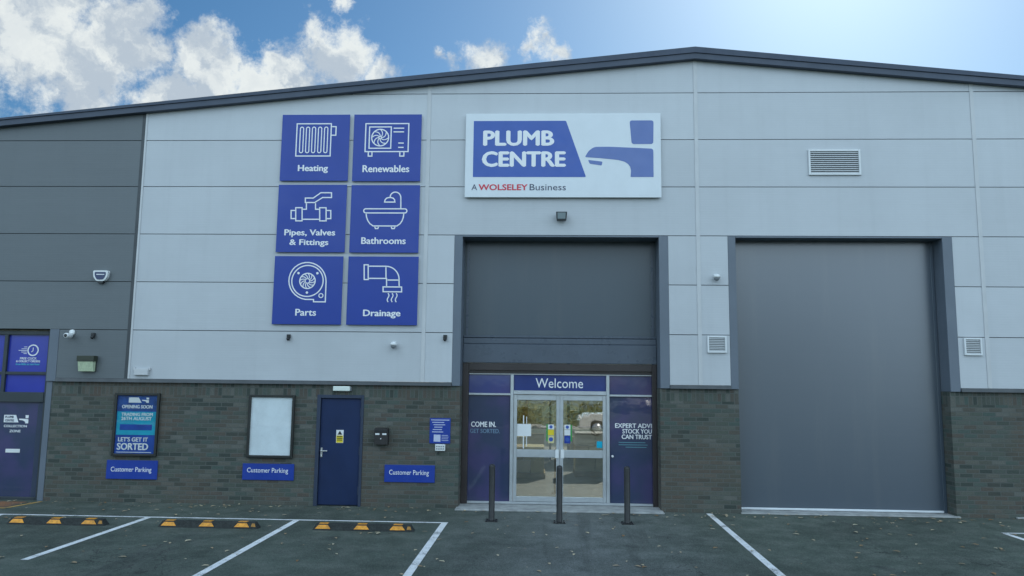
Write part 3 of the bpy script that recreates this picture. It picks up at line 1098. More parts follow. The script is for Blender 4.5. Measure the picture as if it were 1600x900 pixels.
put_text(lg, "CENTRE", -9.93, -9.76, 1.40, 1.442, 0.0863, 0.012)
lg.build("lettering", [INK, VINYL], cd)
MB().box(-9.87, -9.60, 0.082, 0.0893, 0.838, 0.905, 0.002).build("letter_plate", PWHITE, cd)
MB().box(-9.142, -8.965, -0.036, 0.30, 2.146, 3.103, 0.004).build("edge_flashing", FLASH, B)
MB().box(-9.142, -9.033, -0.01, 0.30, 0.0, 2.1455, 0.004).build("edge_flashing", FLASH, B)
MB().box(XL, -11.9, 0.0, 0.4, 0.0, 3.103).build("return_wall", CLAD_D, B)
MB().box(-11.899, -9.143, 0.17, 0.4, 0.0, 3.10).build("screen_backing", INTW, B)

# ------------------------------------------------------------------ service signs
YF = -0.031        # face of the cladding


def tray_sign(x0, x1, z0, z1, label):
    """Blue folded tray sign standing off the cladding."""
    o = MB().box(x0, x1, YF - 0.052, YF - 0.040, z0, z1, 0.003).build("service_sign", BLUE)
    tag(o, label, "sign", "blue trade service signs")
    MB().box(x0 + 0.012, x1 - 0.012, YF - 0.0395, YF - 0.001, z0 + 0.012, z1 - 0.012).build("sign_tray", SEDGE, o)
    return o


SY = YF - 0.052
LW = 0.021


class Icon:
    """Draws on a sign in the sign's own unit square (u right, v down)."""
    def __init__(self, x0, x1, z0, z1):
        self.q = (x0, x1, z0, z1)
        self.mb = MB()
        self.k = 0

    def p(self, u, v):
        x0, x1, z0, z1 = self.q
        return (x0 + u * (x1 - x0), z1 - v * (z1 - z0))

    def line(self, pts, closed=False, wd=LW):
        self.k += 1
        self.mb.stroke([self.p(*q) for q in pts], wd, SY - 0.003 - 0.0002 * self.k, SY + 0.0005, closed)
        return self

    def rect(self, u0, v0, u1, v1):
        return self.line([(u0, v0), (u1, v0), (u1, v1), (u0, v1)], True)

    def arc(self, u, v, r, a0, a1, n=12):
        return [(u + r * math.cos(R(a0 + (a1 - a0) * i / n)), v - r * math.sin(R(a0 + (a1 - a0) * i / n))) for i in range(n + 1)]

    def circle(self, u, v, r, n=28, wd=LW):
        return self.line(self.arc(u, v, r, 0, 360 - 360 / n, n - 1), True, wd)

    def dot(self, u, v, r):
        self.k += 1
        x, z = self.p(u, v)
        self.mb.prism(arc(x, z, r * (self.q[1] - self.q[0]), 0, 330, 11), SY - 0.003 - 0.0002 * self.k, SY + 0.0005)

    def text(self, s, u0, u1, v0, v1):
        a, b = self.p(u0, v1), self.p(u1, v0)
        put_text(self.tm, s, a[0], b[0], a[1], b[1], SY, 0.014)

    def done(self, sign):
        self.mb.build("icon", INK, sign)


def sign(x0, x1, z0, z1, label, draw, texts):
    o = tray_sign(x0, x1, z0, z1, label)
    ic = Icon(x0, x1, z0, z1)
    draw(ic)
    ic.done(o)
    ic.tm = MB()
    for t in texts:
        ic.text(*t)
    ic.tm.build("lettering", INK, o)


def d_heating(i):
    i.rect(.222, .140, .728, .628)
    for c in (.297, .387, .475, .565, .655):
        w_ = .024
        i.line(i.arc(c, .215, w_, 0, 180, 8) + i.arc(c, .555, w_, 180, 360, 8), True, 0.018)
    i.line([(.737, .185), (.80, .185), (.80, .315), (.737, .315)])


def fan(i, u, v, r, n, hub, bend):
    i.circle(u, v, r)
    i.circle(u, v, hub, 12, 0.016)
    for k in range(n):
        a = 360 * k / n
        pts = []
        for t in range(6):
            s = hub * 1.25 + (r * 0.93 - hub * 1.25) * t / 5
            b = R(a + bend * (t / 5) ** 1.4)
            pts.append((u + s * math.cos(b), v - s * math.sin(b)))
        i.line(pts, False, 0.016)


def d_renew(i):
    i.rect(.178, .140, .812, .560)
    i.rect(.235, .190, .555, .510)
    fan(i, .395, .350, .125, 8, .018, 42)
    for a, b, v in ((.590, .745, .210), (.590, .745, .265), (.665, .745, .433), (.665, .745, .498)):
        i.line([(a, v), (b, v)])
    i.line([(.228, .570), (.228, .628), (.282, .628), (.282, .570)])
    i.line([(.692, .570), (.692, .628), (.752, .628), (.752, .570)])


def px_map(Lt, Lb, W_, T, H_):
    return lambda pts: [((x - (Lt + (Lb - Lt) * (y - T) / H_)) / W_, (y - T) / H_) for x, y in pts]


def d_pipes(i):
    f = px_map(143, 125, 398, 38, 390)
    i.line(f([(238, 188), (215, 188), (215, 235), (238, 235)]))
    i.line(f([(242, 172), (279, 172), (279, 248), (242, 248)]), True)
    i.line(f([(284, 181), (304, 181), (304, 146)]))
    i.line(f([(357, 146), (357, 181), (377, 181)]))
    i.line(f([(284, 239), (377, 239)]))
    i.line(f([(381, 172), (418, 172), (418, 248), (381, 248)]), True)
    i.line(f([(422, 188), (445, 188), (445, 235), (422, 235)]))
    i.line(f([(298, 116), (344, 116), (388, 85), (450, 85), (450, 113), (398, 113), (352, 142), (298, 142)]), True)


def d_bath(i):
    f = px_map(565, 552, 398, 38, 390)
    a = [(648 - 12 * math.cos(R(q)), 188 - 12 * math.sin(R(q))) for q in range(-90, 91, 30)]
    b = [(874 + 12 * math.cos(R(q)), 188 - 12 * math.sin(R(q))) for q in range(90, -91, -30)]
    i.line(f(a + b), True)
    i.line(f([(650, 205), (653, 225), (660, 245), (672, 262), (690, 275), (828, 275), (846, 262), (858, 245), (865, 225), (868, 205)]))
    i.line(f([(700, 280), (704, 290), (718, 290), (722, 280)]))
    i.line(f([(795, 280), (799, 290), (813, 290), (817, 280)]))
    i.line(f([(851, 174)] + [(820 + 31 * math.cos(R(q)), 110 - 31 * math.sin(R(q))) for q in range(0, 181, 15)]))
    i.line(f([(757, 137), (760, 124), (768, 115), (780, 111), (796, 111), (808, 115), (815, 124), (817, 137)]), True)


def d_parts(i):
    f = px_map(120, 102, 400, 455, 397)
    pts = [(310 + 108 * math.cos(R(q)), 600 - 108 * math.sin(R(q))) for q in range(0, 286, 12)]
    i.line(f(pts + [(345, 708), (345, 721), (413, 721)]), True)
    c = f([(310, 600)])[0]
    i.circle(c[0], c[1], .228, 40)
    fan(i, c[0], c[1], .112, 12, .034, 25)
    for q in f([(258, 555), (368, 555), (307, 668)]):
        i.dot(q[0], q[1], .018)
    q = f([(388, 685)])[0]
    i.circle(q[0], q[1], .030, 14, 0.016)


def d_drain(i):
    f = px_map(552, 537, 400, 455, 397)
    i.line(f([(641, 504), (664, 504), (664, 590), (641, 590)]), True)
    i.line(f([(668, 512), (765, 512)] + [(765 + 74 * math.sin(R(q)), 586 - 74 * math.cos(R(q))) for q in range(10, 91, 10)] + [(839, 627)]))
    i.line(f([(668, 583), (768, 583), (768, 627)]))
    i.line(f([(765, 517), (765, 579)]))
    i.line(f([(773, 592), (835, 592)]))
    i.line(f([(748, 632), (853, 632), (853, 660), (748, 660)]), True)
    for x in (776, 799, 822):
        i.line(f([(x + 5 * math.sin(R(q * 30)), 668 + q * 4.3) for q in range(13)]), False, 0.018)


sign(-4.956, -3.668, 5.910, 7.190, "blue sign with a white radiator drawing, reading Heating", d_heating, [("Heating", .262, .705, .762, .885)])
sign(-3.590, -2.312, 5.903, 7.190, "blue sign with a fan unit drawing, reading Renewables", d_renew, [("Renewables", .150, .838, .762, .868)])
sign(-4.964, -3.675, 4.560, 5.836, "blue sign with a valve drawing, reading Pipes, Valves & Fittings", d_pipes, [("Pipes, Valves", .115, .855, .664, .782), ("& Fittings", .195, .762, .810, .922)])
sign(-3.592, -2.310, 4.558, 5.830, "blue sign with a bathtub and shower drawing, reading Bathrooms", d_bath, [("Bathrooms", .170, .815, .775, .875)])
sign(-4.970, -3.692, 3.227, 4.487, "blue sign with a round blower drawing, reading Parts", d_parts, [("Parts", .335, .637, .775, .875)])
sign(-3.598, -2.300, 3.227, 4.487, "blue sign with a bent drain pipe drawing, reading Drainage", d_drain, [("Drainage", .235, .765, .778, .903)])

# ---- main shop sign
ms = MB().box(-1.478, 2.125, YF - 0.075, YF - 0.060, 5.595, 7.187, 0.004).build("shop_sign", WHITE)
tag(ms, "large white shop sign with blue tap emblem above the glazed entrance", "sign")
MB().box(-1.455, 2.10, YF - 0.0595, YF - 0.001, 5.615, 7.165).build("sign_tray", SEDGE, ms)
MY = YF - 0.075
MB().prism([(-1.330, 5.977), (0.738, 5.977), (0.748, 5.990), (0.388, 7.035), (0.372, 7.047), (-1.330, 7.047)], MY - 0.003, MY + 0.0005).build("logo_panel", BLUEM, ms)
t_ = MB()
put_text(t_, "PLUMB", -1.152, 0.168, 6.566, 6.862, MY - 0.003, 0.024)
put_text(t_, "CENTRE", -1.168, 0.384, 6.166, 6.466, MY - 0.003, 0.024)
t_.build("lettering", INK, ms)


def rounded(poly, r, n=5):
    outp = []
    L = len(poly)
    for i in range(L):
        p, rr = Vector(poly[i][:2]), (poly[i][2] if len(poly[i]) > 2 else r)
        a, b = Vector(poly[i - 1][:2]), Vector(poly[(i + 1) % L][:2])
        d1, d2 = (a - p).normalized(), (b - p).normalized()
        rr = min(rr, (a - p).length * .48, (b - p).length * .48)
        s, e = p + d1 * rr, p + d2 * rr
        for k in range(n + 1):
            t = k / n
            q = s * (1 - t) ** 2 + p * 2 * t * (1 - t) + e * t * t
            outp.append((q.x, q.y))
    return outp


em = MB()
em.prism(rounded([(1.555, 7.050), (1.995, 7.050), (1.985, 6.600), (1.590, 6.600)], 0.05), MY - 0.003, MY + 0.0005)
tb = rounded([(0.735, 6.36, .02), (0.80, 6.47, .04), (0.90, 6.548, .06), (1.2, 6.55, .1), (1.985, 6.512, .05), (1.985, 5.978, .01), (1.575, 5.978, .01)], .02)
inner = [(1.575, 6.10), (1.560, 6.17), (1.520, 6.225), (1.46, 6.265), (1.35, 6.297), (1.2, 6.315), (1.0, 6.335)]
em.prism(tb + inner, MY - 0.003, MY + 0.0005)
em.prism(rounded([(0.790, 6.300), (1.055, 6.268), (1.040, 6.195), (0.820, 6.228)], 0.02), MY - 0.003, MY + 0.0005)
em.build("tap_emblem", BLUET, ms)
t_ = MB()
put_text(t_, "A", -1.352, -1.248, 5.730, 5.838, MY, 0.004)
put_text(t_, "Business", -0.280, 0.384, 5.727, 5.845, MY, 0.002)
t_.mi = 1
put_text(t_, "WOLSELEY", -1.222, -0.318, 5.727, 5.841, MY, 0.016)
t_.build("strapline", [INKB, INKR], ms)

# ------------------------------------------------------------------ signs and cases on the brickwork
for x0, x1, z0, z1, lab in ((-7.890, -6.950, 0.412, 0.745, "small blue Customer Parking sign beneath the teal poster case"),
                            (-5.390, -4.455, 0.436, 0.723, "small blue Customer Parking sign beneath the pale blank notice case"),
                            (-2.822, -1.922, 0.439, 0.740, "small blue Customer Parking sign beneath the black wall box, beside the entrance")):
    o = MB().box(x0, x1, -0.022, -0.002, z0, z1, 0.003).build("parking_sign", BLUE)
    tag(o, lab, "sign", "customer parking signs on the brickwork")
    put_text(MB(), "Customer Parking", x0 + 0.085, x1 - 0.105, z0 + 0.105, z0 + 0.215, -0.022, 0.004).build("lettering", INK, o)


def notice_case(x0, x1, z0, z1, label, sheet_mat):
    b = 0.043
    o = MB()
    o.box(x0, x0 + b, -0.06, -0.001, z0, z1, 0.006)
    o.box(x1 - b, x1, -0.06, -0.001, z0, z1, 0.006)
    o.box(x0 + b + .0005, x1 - b - .0005, -0.06, -0.001, z1 - b, z1, 0.006)
    o.box(x0 + b + .0005, x1 - b - .0005, -0.06, -0.001, z0, z0 + b, 0.006)
    o = o.build("notice_case", CASEF)
    tag(o, label, "notice case", "framed notice cases on the brickwork")
    s = MB().box(x0 + b, x1 - b, -0.022, -0.002, z0 + b, z1 - b).build("poster", sheet_mat, o)
    MB().box(x0 + b, x1 - b, -0.050, -0.046, z0 + b, z1 - b).build("glazing", CASEG, o)
    return o, s, (x0 + b, x1 - b, z0 + b, z1 - b)


o, s, q = notice_case(-7.812, -6.980, 0.822, 1.950, "black framed notice case with a blue and teal opening poster", PBLUE)
x0, x1, z0, z1 = q
W_, H_ = x1 - x0, z1 - z0
MB().box(x0 + 0.01, x1 - 0.01, -0.0245, -0.0222, z0 + 0.32 * H_, z0 + 0.72 * H_).build("colour_band", TEAL, s)
MB().box(x0 + 0.10 * W_, x1 - 0.10 * W_, -0.0262, -0.0247, z0 + 0.40 * H_, z0 + 0.50 * H_).build("colour_band", PBLUE, s)
MB().box(x0 + 0.01, x1 - 0.01, -0.0245, -0.0222, z0 + 0.735 * H_, z1 - 0.01).build("colour_band", PDARK, s)
t_ = MB()
Y1 = -0.0248
t_.prism([(x0 + .28 * W_, z0 + .875 * H_), (x0 + .60 * W_, z0 + .875 * H_), (x0 + .52 * W_, z0 + .965 * H_), (x0 + .28 * W_, z0 + .965 * H_)], Y1 - .002, Y1)
t_.prism([(x0 + .61 * W_, z0 + .925 * H_), (x0 + .78 * W_, z0 + .922 * H_), (x0 + .78 * W_, z0 + .875 * H_), (x0 + .72 * W_, z0 + .875 * H_), (x0 + .70 * W_, z0 + .90 * H_), (x0 + .61 * W_, z0 + .91 * H_)], Y1 - .002, Y1)
t_.prism([(x0 + .72 * W_, z0 + .932 * H_), (x0 + .78 * W_, z0 + .932 * H_), (x0 + .78 * W_, z0 + .965 * H_), (x0 + .715 * W_, z0 + .965 * H_)], Y1 - .002, Y1)
put_text(t_, "OPENING SOON", x0 + .12 * W_, x0 + .88 * W_, z0 + .775 * H_, z0 + .835 * H_, Y1, 0.016)
put_text(t_, "TRADING FROM", x0 + .12 * W_, x0 + .90 * W_, z0 + .645 * H_, z0 + .700 * H_, Y1, 0.016)
put_text(t_, "26TH AUGUST", x0 + .12 * W_, x0 + .88 * W_, z0 + .570 * H_, z0 + .630 * H_, Y1, 0.016)
put_text(t_, "LET'S GET IT", x0 + .08 * W_, x0 + .82 * W_, z0 + .205 * H_, z0 + .280 * H_, Y1, 0.016)
put_text(t_, "SORTED", x0 + .06 * W_, x0 + .84 * W_, z0 + .060 * H_, z0 + .180 * H_, Y1, 0.018)
t_.box(x0 + .05 * W_, x1 - .08 * W_, Y1 - .002, Y1, z0 + .018 * H_, z0 + .028 * H_)
t_.build("lettering", INK, s)
notice_case(-5.330, -4.490, 0.830, 1.948, "black framed notice case with an empty pale blue-white sheet", PAPER)

o = MB().box(-2.032, -1.660, -0.016, -0.002, 1.126, 1.572, 0.002).build("opening_times_notice", BLUE)
tag(o, "blue text notice on the brickwork immediately beside the entrance", "notice")
t_ = MB()
for k, (a, b) in enumerate(((.06, .95), (.12, .70), (.18, .75), (.22, .62), (.15, .60), (.12, .66))):
    zz = 1.545 - k * 0.042
    t_.box(-2.032 + a * .37, -2.032 + b * .37, -0.0185, -0.0155, zz - 0.014, zz)
t_.box(-1.955, -1.835, -0.0185, -0.0155, 1.158, 1.280)
for k in range(4):
    t_.box(-1.815, -1.70 + 0.01 * (k % 2), -0.0185, -0.0155, 1.265 - k * 0.030, 1.273 - k * 0.030)
t_.build("print", mat("soft_white_print", (0.50, 0.54, 0.70), 0.5), o)
o = MB().box(-1.922, -1.745, -0.05, -0.001, 0.998, 1.112, 0.005).build("door_entry_panel", PWHITE)
tag(o, "small white door entry panel under the blue text notice", "entry panel")
t_ = MB()
for i in range(4):
    for j in range(2):
        t_.box(-1.905 + i * 0.039, -1.878 + i * 0.039, -0.053, -0.0495, 1.022 + j * 0.042, 1.046 + j * 0.042, 0.002)
t_.build("key_button", PGREY, o)
MB().lathe([(0.0, -0.02), (0.018, -0.02), (0.018, -0.001)], (-1.87, 0, 0.955), 'Y', 12).build("cable_gland", PBLACK, o)

o = MB()
o.prism([(-3.005, 1.10), (-2.762, 1.10), (-2.762, 1.372), (-2.79, 1.392), (-2.975, 1.392), (-3.005, 1.372)], -0.13, -0.001)
o = o.build("wall_box", mat("black_powder_coat", (0.022, 0.020, 0.020), 0.45, var=0.15))
tag(o, "black metal wall box with two pale slots beside the navy door", "wall box")
for xa in (-2.985, -2.860):
    MB().box(xa, xa + 0.075, -0.1335, -0.1302, 1.268, 1.298, 0.001).build("slot_plate", PWHITE, o)
MB().box(-2.998, -2.77, -0.142, -0.1302, 1.318, 1.36, 0.003).build("lid", PBLACK, o)
MB().lathe([(0.0, -0.138), (0.012, -0.138), (0.012, -0.130)], (-2.884, 0, 1.20), 'Y', 10).build("lock", STEEL, o)

o = MB().box(-3.795, -3.488, -0.075, -0.001, 2.030, 2.118, 0.014, 3).build("bulkhead_light", mat("frosted_diffuser", (0.72, 0.78, 0.72), 0.4, var=0.04))
tag(o, "white oblong bulkhead light over the navy side door", "light")
MB().box(-3.485, -3.468, -0.06, -0.001, 2.035, 2.112, 0.004).build("end_cap", PGREY, o)

# ------------------------------------------------------------------ boxes, lamps and cameras on the cladding
o = MB()
o.prism(rounded([(-8.372, 4.198), (-8.088, 4.198), (-8.098, 4.08), (-8.155, 4.0), (-8.302, 4.0), (-8.362, 4.08)], 0.03), YF - 0.075, YF - 0.001)
o = o.build("alarm_box", PWHITE)
tag(o, "shield shaped white and navy alarm box on the slate cladding", "alarm box")
MB().prism(rounded([(-8.338, 4.168), (-8.122, 4.168), (-8.132, 4.09), (-8.172, 4.028), (-8.288, 4.028), (-8.328, 4.09)], 0.025), YF - 0.082, YF - 0.0752).build("cover", mat("alarm_cover_navy", (0.035, 0.05, 0.12), 0.3), o)
MB().box(-8.30, -8.15, YF - 0.0835, YF - 0.0822, 4.115, 4.13).build("print", INK, o)
MB().prism(rounded([(-8.29, 3.998), (-8.17, 3.998), (-8.19, 3.955), (-8.27, 3.955)], 0.01), YF - 0.06, YF - 0.001).build("siren_vent", PBLACK, o)

o = MB().box(-8.515, -8.195, YF - 0.14, YF - 0.001, 2.515, 2.618, 0.006)
o = o.box(-8.50, -8.21, YF - 0.03, YF - 0.001, 2.335, 2.5145, 0.004).build("wall_light", mat("dark_olive_housing", (0.035, 0.042, 0.028), 0.5))
tag(o, "wall light with dark hood and pale green lens on slate cladding", "light")
MB().hexa([(-8.495, YF - 0.09, 2.335), (-8.215, YF - 0.09, 2.335), (-8.215, YF - 0.031, 2.335), (-8.495, YF - 0.031, 2.335),
           (-8.495, YF - 0.125, 2.5145), (-8.215, YF - 0.125, 2.5145), (-8.215, YF - 0.031, 2.5145), (-8.495, YF - 0.031, 2.5145)]).build("lens", LENS, o)


def bullet_camera(x, z, body, label, s=1.0):
    o = empty("security_camera", (x, YF, z), label, "camera", "security cameras on the front")
    MB().lathe([(0.0, YF - 0.03), (0.038 * s, YF - 0.03), (0.042 * s, YF - 0.001)], (x, 0, z + 0.045 * s), 'Y', 16).build("mount", body, o)
    MB().hexa([(x - .012, YF - .10, z + .005), (x + .012, YF - .10, z + .005), (x + .012, YF - .08, z + .005), (x - .012, YF - .08, z + .005),
               (x - .012, YF - .04, z + .05), (x + .012, YF - .04, z + .05), (x + .012, YF - .02, z + .05), (x - .012, YF - .02, z + .05)]).build("arm", body, o)
    b = MB().lathe([(0.0, -0.20), (0.030 * s, -0.20), (0.034 * s, -0.19), (0.034 * s, -0.05), (0.022 * s, -0.03), (0.0, -0.03)], (x, YF, z - 0.005), 'Y', 18).build("camera_body", body, o)
    MB().lathe([(0.0, -0.206), (0.022 * s, -0.206), (0.022 * s, -0.199)], (x, YF, z - 0.005), 'Y', 16).build("lens", PBLACK, b)
    return o


def dome_camera(x, z, body, label):
    o = empty("dome_camera", (x, YF, z), label, "camera", "dome cameras on the front")
    MB().box(x - 0.035, x + 0.035, YF - 0.02, YF - 0.001, z - 0.01, z + 0.075, 0.004).build("wall_plate", body, o)
    MB().box(x - 0.016, x + 0.016, YF - 0.085, YF - 0.021, z + 0.035, z + 0.065, 0.003).build("arm", body, o)
    MB().lathe([(0.0, z + 0.062), (0.045, z + 0.060), (0.058, z + 0.035), (0.060, z + 0.0)], (x, YF - 0.095, 0), 'Z', 22).build("housing", body, o)
    pr = [(0.052 * math.cos(R(a)), z - 0.001 - 0.055 * math.sin(R(a))) for a in range(0, 90, 15)] + [(0.003, z - 0.056)]
    MB().lathe(pr, (x, YF - 0.095, 0), 'Z', 22).build("bubble", PGREY, o)
    return o


def turret_sensor(x, z, label, s=1.0):
    o = empty("motion_sensor", (x, YF, z), label, "sensor", "black motion sensors")
    MB().box(x - 0.034 * s, x + 0.034 * s, YF - 0.045, YF - 0.001, z - 0.005, z + 0.06 * s, 0.008, 2).build("base", PBLACK, o)
    MB().lathe([(0.012 * s, z - 0.055 * s), (0.03 * s, z - 0.035 * s), (0.034 * s, z - 0.006)], (x, YF - 0.05, 0), 'Z', 16).build("sensor_head", PBLACK, o)
    return o


bullet_camera(-8.715, 2.985, PWHITE, "white bullet camera on slate cladding above the pale green lamp", 1.35)
turret_sensor(-8.305, 2.98, "black motion sensor on the slate cladding beside the white camera")
turret_sensor(-4.652, 2.985, "black motion sensor on pale cladding beneath the Parts sign")
dome_camera(-2.708, 2.855, PWHITE, "white dome camera on pale cladding beneath the Drainage sign")
turret_sensor(-1.785, 3.00, "black motion sensor at the pale cladding edge beside the recessed entrance")
dome_camera(3.085, 4.12, PWHITE, "white dome camera on the pale pier between entrance and roller shutter")

o = MB().box(-7.475, -7.215, YF - 0.06, YF - 0.001, 2.275, 2.392, 0.006).build("junction_box", mat("pale_grey_plastic", (0.55, 0.56, 0.57), 0.45))
tag(o, "pale grey junction box low on the cladding above the poster case", "junction box")
for xa in (-7.505, -7.2145):
    MB().box(xa, xa + 0.0285, YF - 0.03, YF - 0.001, 2.36, 2.42, 0.003).build("fixing_lug", FLASHL, o)

o = empty("floodlight", (0.305, YF, 5.25), "small dark floodlight under the white shop sign", "light")
MB().hexa([(0.215, YF - 0.15, 5.165), (0.395, YF - 0.15, 5.165), (0.385, YF - 0.06, 5.155), (0.225, YF - 0.06, 5.155),
           (0.205, YF - 0.20, 5.30), (0.405, YF - 0.20, 5.30), (0.395, YF - 0.07, 5.325), (0.215, YF - 0.07, 5.325)]).build("housing", mat("floodlight_housing", (0.05, 0.055, 0.06), 0.4), o)
MB().hexa([(0.235, YF - 0.156, 5.18), (0.375, YF - 0.156, 5.18), (0.375, YF - 0.152, 5.18), (0.235, YF - 0.152, 5.18),
           (0.23, YF - 0.199, 5.285), (0.38, YF - 0.199, 5.285), (0.38, YF - 0.195, 5.285), (0.23, YF - 0.195, 5.285)]).build("lens", LENSG, o)
MB().box(0.26, 0.35, YF - 0.069, YF - 0.001, 5.20, 5.27, 0.004).build("bracket", PBLACK, o)


def louvre(x0, x1, z0, z1, n, label, b=0.03):
    o = MB()
    o.box(x0, x0 + b, YF - 0.035, YF - 0.001, z0, z1, 0.003)
    o.box(x1 - b, x1, YF - 0.035, YF - 0.001, z0, z1, 0.003)
    o.box(x0 + b + .0005, x1 - b - .0005, YF - 0.035, YF - 0.001, z1 - b, z1, 0.003)
    o.box(x0 + b + .0005, x1 - b - .0005, YF - 0.035, YF - 0.001, z0, z0 + b, 0.003)
    o = o.build("louvre_vent", mat("white_louvre_frame", (0.68, 0.70, 0.71), 0.4, var=0.03))
    tag(o, label, "vent", "louvred vents on the cladding")
    MB().box(x0 + b, x1 - b, YF - 0.006, YF - 0.002, z0 + b, z1 - b).build("backing", mat("vent_dark_mesh", (0.07, 0.08, 0.09), 0.8), o)
    t = MB()
    step = (z1 - z0 - 2 * b) / n
    for i in range(n):
        z = z0 + b + (i + .5) * step
        t.hexa([(x0 + b, YF - 0.031, z - step * .42), (x1 - b, YF - 0.031, z - step * .42), (x1 - b, YF - 0.028, z - step * .46), (x0 + b, YF - 0.028, z - step * .46),
                (x0 + b, YF - 0.011, z + step * .30), (x1 - b, YF - 0.011, z + step * .30), (x1 - b, YF - 0.008, z + step * .26), (x0 + b, YF - 0.008, z + step * .26)])
    t.build("slats", mat("louvre_slat", (0.50, 0.52, 0.53), 0.4), o)


louvre(4.802, 5.737, 6.030, 6.508, 11, "large oblong louvred vent high above the roller shutter", 0.035)
louvre(2.910, 3.252, 2.785, 3.085, 8, "square white louvred vent on the pier between entrance and roller shutter")
louvre(7.380, 7.686, 2.783, 3.090, 8, "square white louvred vent on cladding beyond the roller shutter")

# ------------------------------------------------------------------ bollards and wheel stops
bo = empty("bollard", (-0.826, -1.165, 0), "slim black bollard in front of the sidelight reading COME IN", "bollard", "black bollards before the entrance")
MB().lathe([(0.052, 0.012), (0.048, 0.02), (0.048, 0.86), (0.045, 0.878), (0.034, 0.893), (0.012, 0.90)], (-0.826, -1.165, 0), 'Z', 26).build("post", BOLL, bo)
pl = MB().box(-0.926, -0.726, -1.265, -1.065, 0.001, 0.012, 0.003)
for dx in (-1, 1):
    for dy in (-1, 1):
        pl.lathe([(0.014, 0.012), (0.014, 0.022), (0.008, 0.026)], (-0.826 + dx * 0.075, -1.165 + dy * 0.075, 0), 'Z', 8)
pl.build("base_plate", BOLL, bo)
b2 = copy_thing(bo, (0.265, -1.185, 0))
b2["label"] = "slim black bollard in front of the meeting edge of the glass doors"
b3 = copy_thing(bo, (1.351, -1.165, 0))
b3["label"] = "slim black bollard in front of the sidelight reading EXPERT ADVI"

STOP = empty("wheel_stop", (-7.38, -2.20, 0), "black and amber rubber wheel stop nearest the yellow door zone marking", "wheel stop", "rubber wheel stops in the parking bays")


def wheel_stop(cx, cy, L):
    h, yf, yb, tf, tb_ = 0.092, cy - 0.08, cy + 0.08, cy - 0.045, cy + 0.045
    x0, x1 = cx - L / 2, cx + L / 2
    MB().hexa([(x0, yf, 0.001), (x1, yf, 0.001), (x1, yb, 0.001), (x0, yb, 0.001),
               (x0 + 0.05, tf, h), (x1 - 0.05, tf, h), (x1 - 0.05, tb_, h), (x0 + 0.05, tb_, h)]).build("rubber_body", RUBBER, STOP)

    def fy(z):     # front slope
        return yf + (tf - yf) * (z - 0.001) / (h - 0.001)
    for q in (x0 + 0.16, cx - 0.02, x1 - 0.24):
        r = MB()
        za, zb = 0.024, 0.076
        r.hexa([(q - 0.115, fy(za) - 0.006, za), (q + 0.115, fy(za) - 0.006, za), (q + 0.115, fy(za) + 0.004, za), (q - 0.115, fy(za) + 0.004, za),
                (q - 0.07, fy(zb) - 0.006, zb), (q + 0.07, fy(zb) - 0.006, zb), (q + 0.07, fy(zb) + 0.004, zb), (q - 0.07, fy(zb) + 0.004, zb)])
        r.hexa([(q - 0.068, tf - 0.001, h - 0.004), (q + 0.068, tf - 0.001, h - 0.004), (q + 0.068, tb_ + 0.001, h - 0.004), (q - 0.068, tb_ + 0.001, h - 0.004),
                (q - 0.066, tf + 0.002, h + 0.004), (q + 0.066, tf + 0.002, h + 0.004), (q + 0.066, tb_ - 0.002, h + 0.004), (q - 0.066, tb_ - 0.002, h + 0.004)])
        r.build("reflector", AMBER, STOP)
    q, za, zb = x1 - 0.05, 0.03, 0.075
    MB().hexa([(q - 0.05, fy(za) - 0.005, za), (q + 0.02, fy(za) - 0.005, za), (q + 0.02, fy(za) + 0.004, za), (q - 0.05, fy(za) + 0.004, za),
               (q - 0.04, fy(zb) - 0.005, zb), (q + 0.0, fy(zb) - 0.005, zb), (q + 0.0, fy(zb) + 0.004, zb), (q - 0.04, fy(zb) + 0.004, zb)]).build("end_marker", AMBERD, STOP)


wheel_stop(-7.38, -2.12, 1.52)
s2 = copy_thing(STOP, (-5.03, -2.20, 0))
s2["label"] = "black and amber rubber wheel stop below the pale blank notice case"
s3 = copy_thing(STOP, (-2.68, -2.20, 0))
s3["label"] = "black and amber rubber wheel stop closest to the bollards"

# ------------------------------------------------------------------ leaf litter on the asphalt
lb = bmesh.new()
for _ in range(680):
    x = random.uniform(-11, 11)
    y = -random.uniform(0.05, 1.0) if random.random() < 0.2 else -random.uniform(1.0, 7.0)
    if random.random() < 0.25:
        y = -random.uniform(0.03, 0.5)
    s_ = random.uniform(0.012, 0.042)
    a = random.uniform(0, 6.28)
    tilt = random.uniform(-0.5, 0.5)
    pts = [(-1.3, 0, 0.0), (-0.4, 0.55, 0.25), (0.7, 0.45, 0.2), (1.35, 0, 0.1), (0.7, -0.45, 0.25), (-0.4, -0.55, 0.3)]
    vs = []
    for px_, py_, pz_ in pts:
        X = px_ * math.cos(a) - py_ * math.sin(a)
        Y_ = px_ * math.sin(a) + py_ * math.cos(a)
        vs.append(lb.verts.new((x + X * s_, y + Y_ * s_, 0.007 + (pz_ + 0.35 * abs(tilt) * (py_ + 0.6)) * s_)))
    lb.faces.new(vs)
me = bpy.data.meshes.new("leaf_litter")
lb.to_mesh(me)
lb.free()
me.materials.append(LITTER)
o = bpy.data.objects.new("leaf_litter", me)
COL.objects.link(o)
tag(o, "small dry leaves scattered over the dark asphalt", "leaves", kind="stuff")

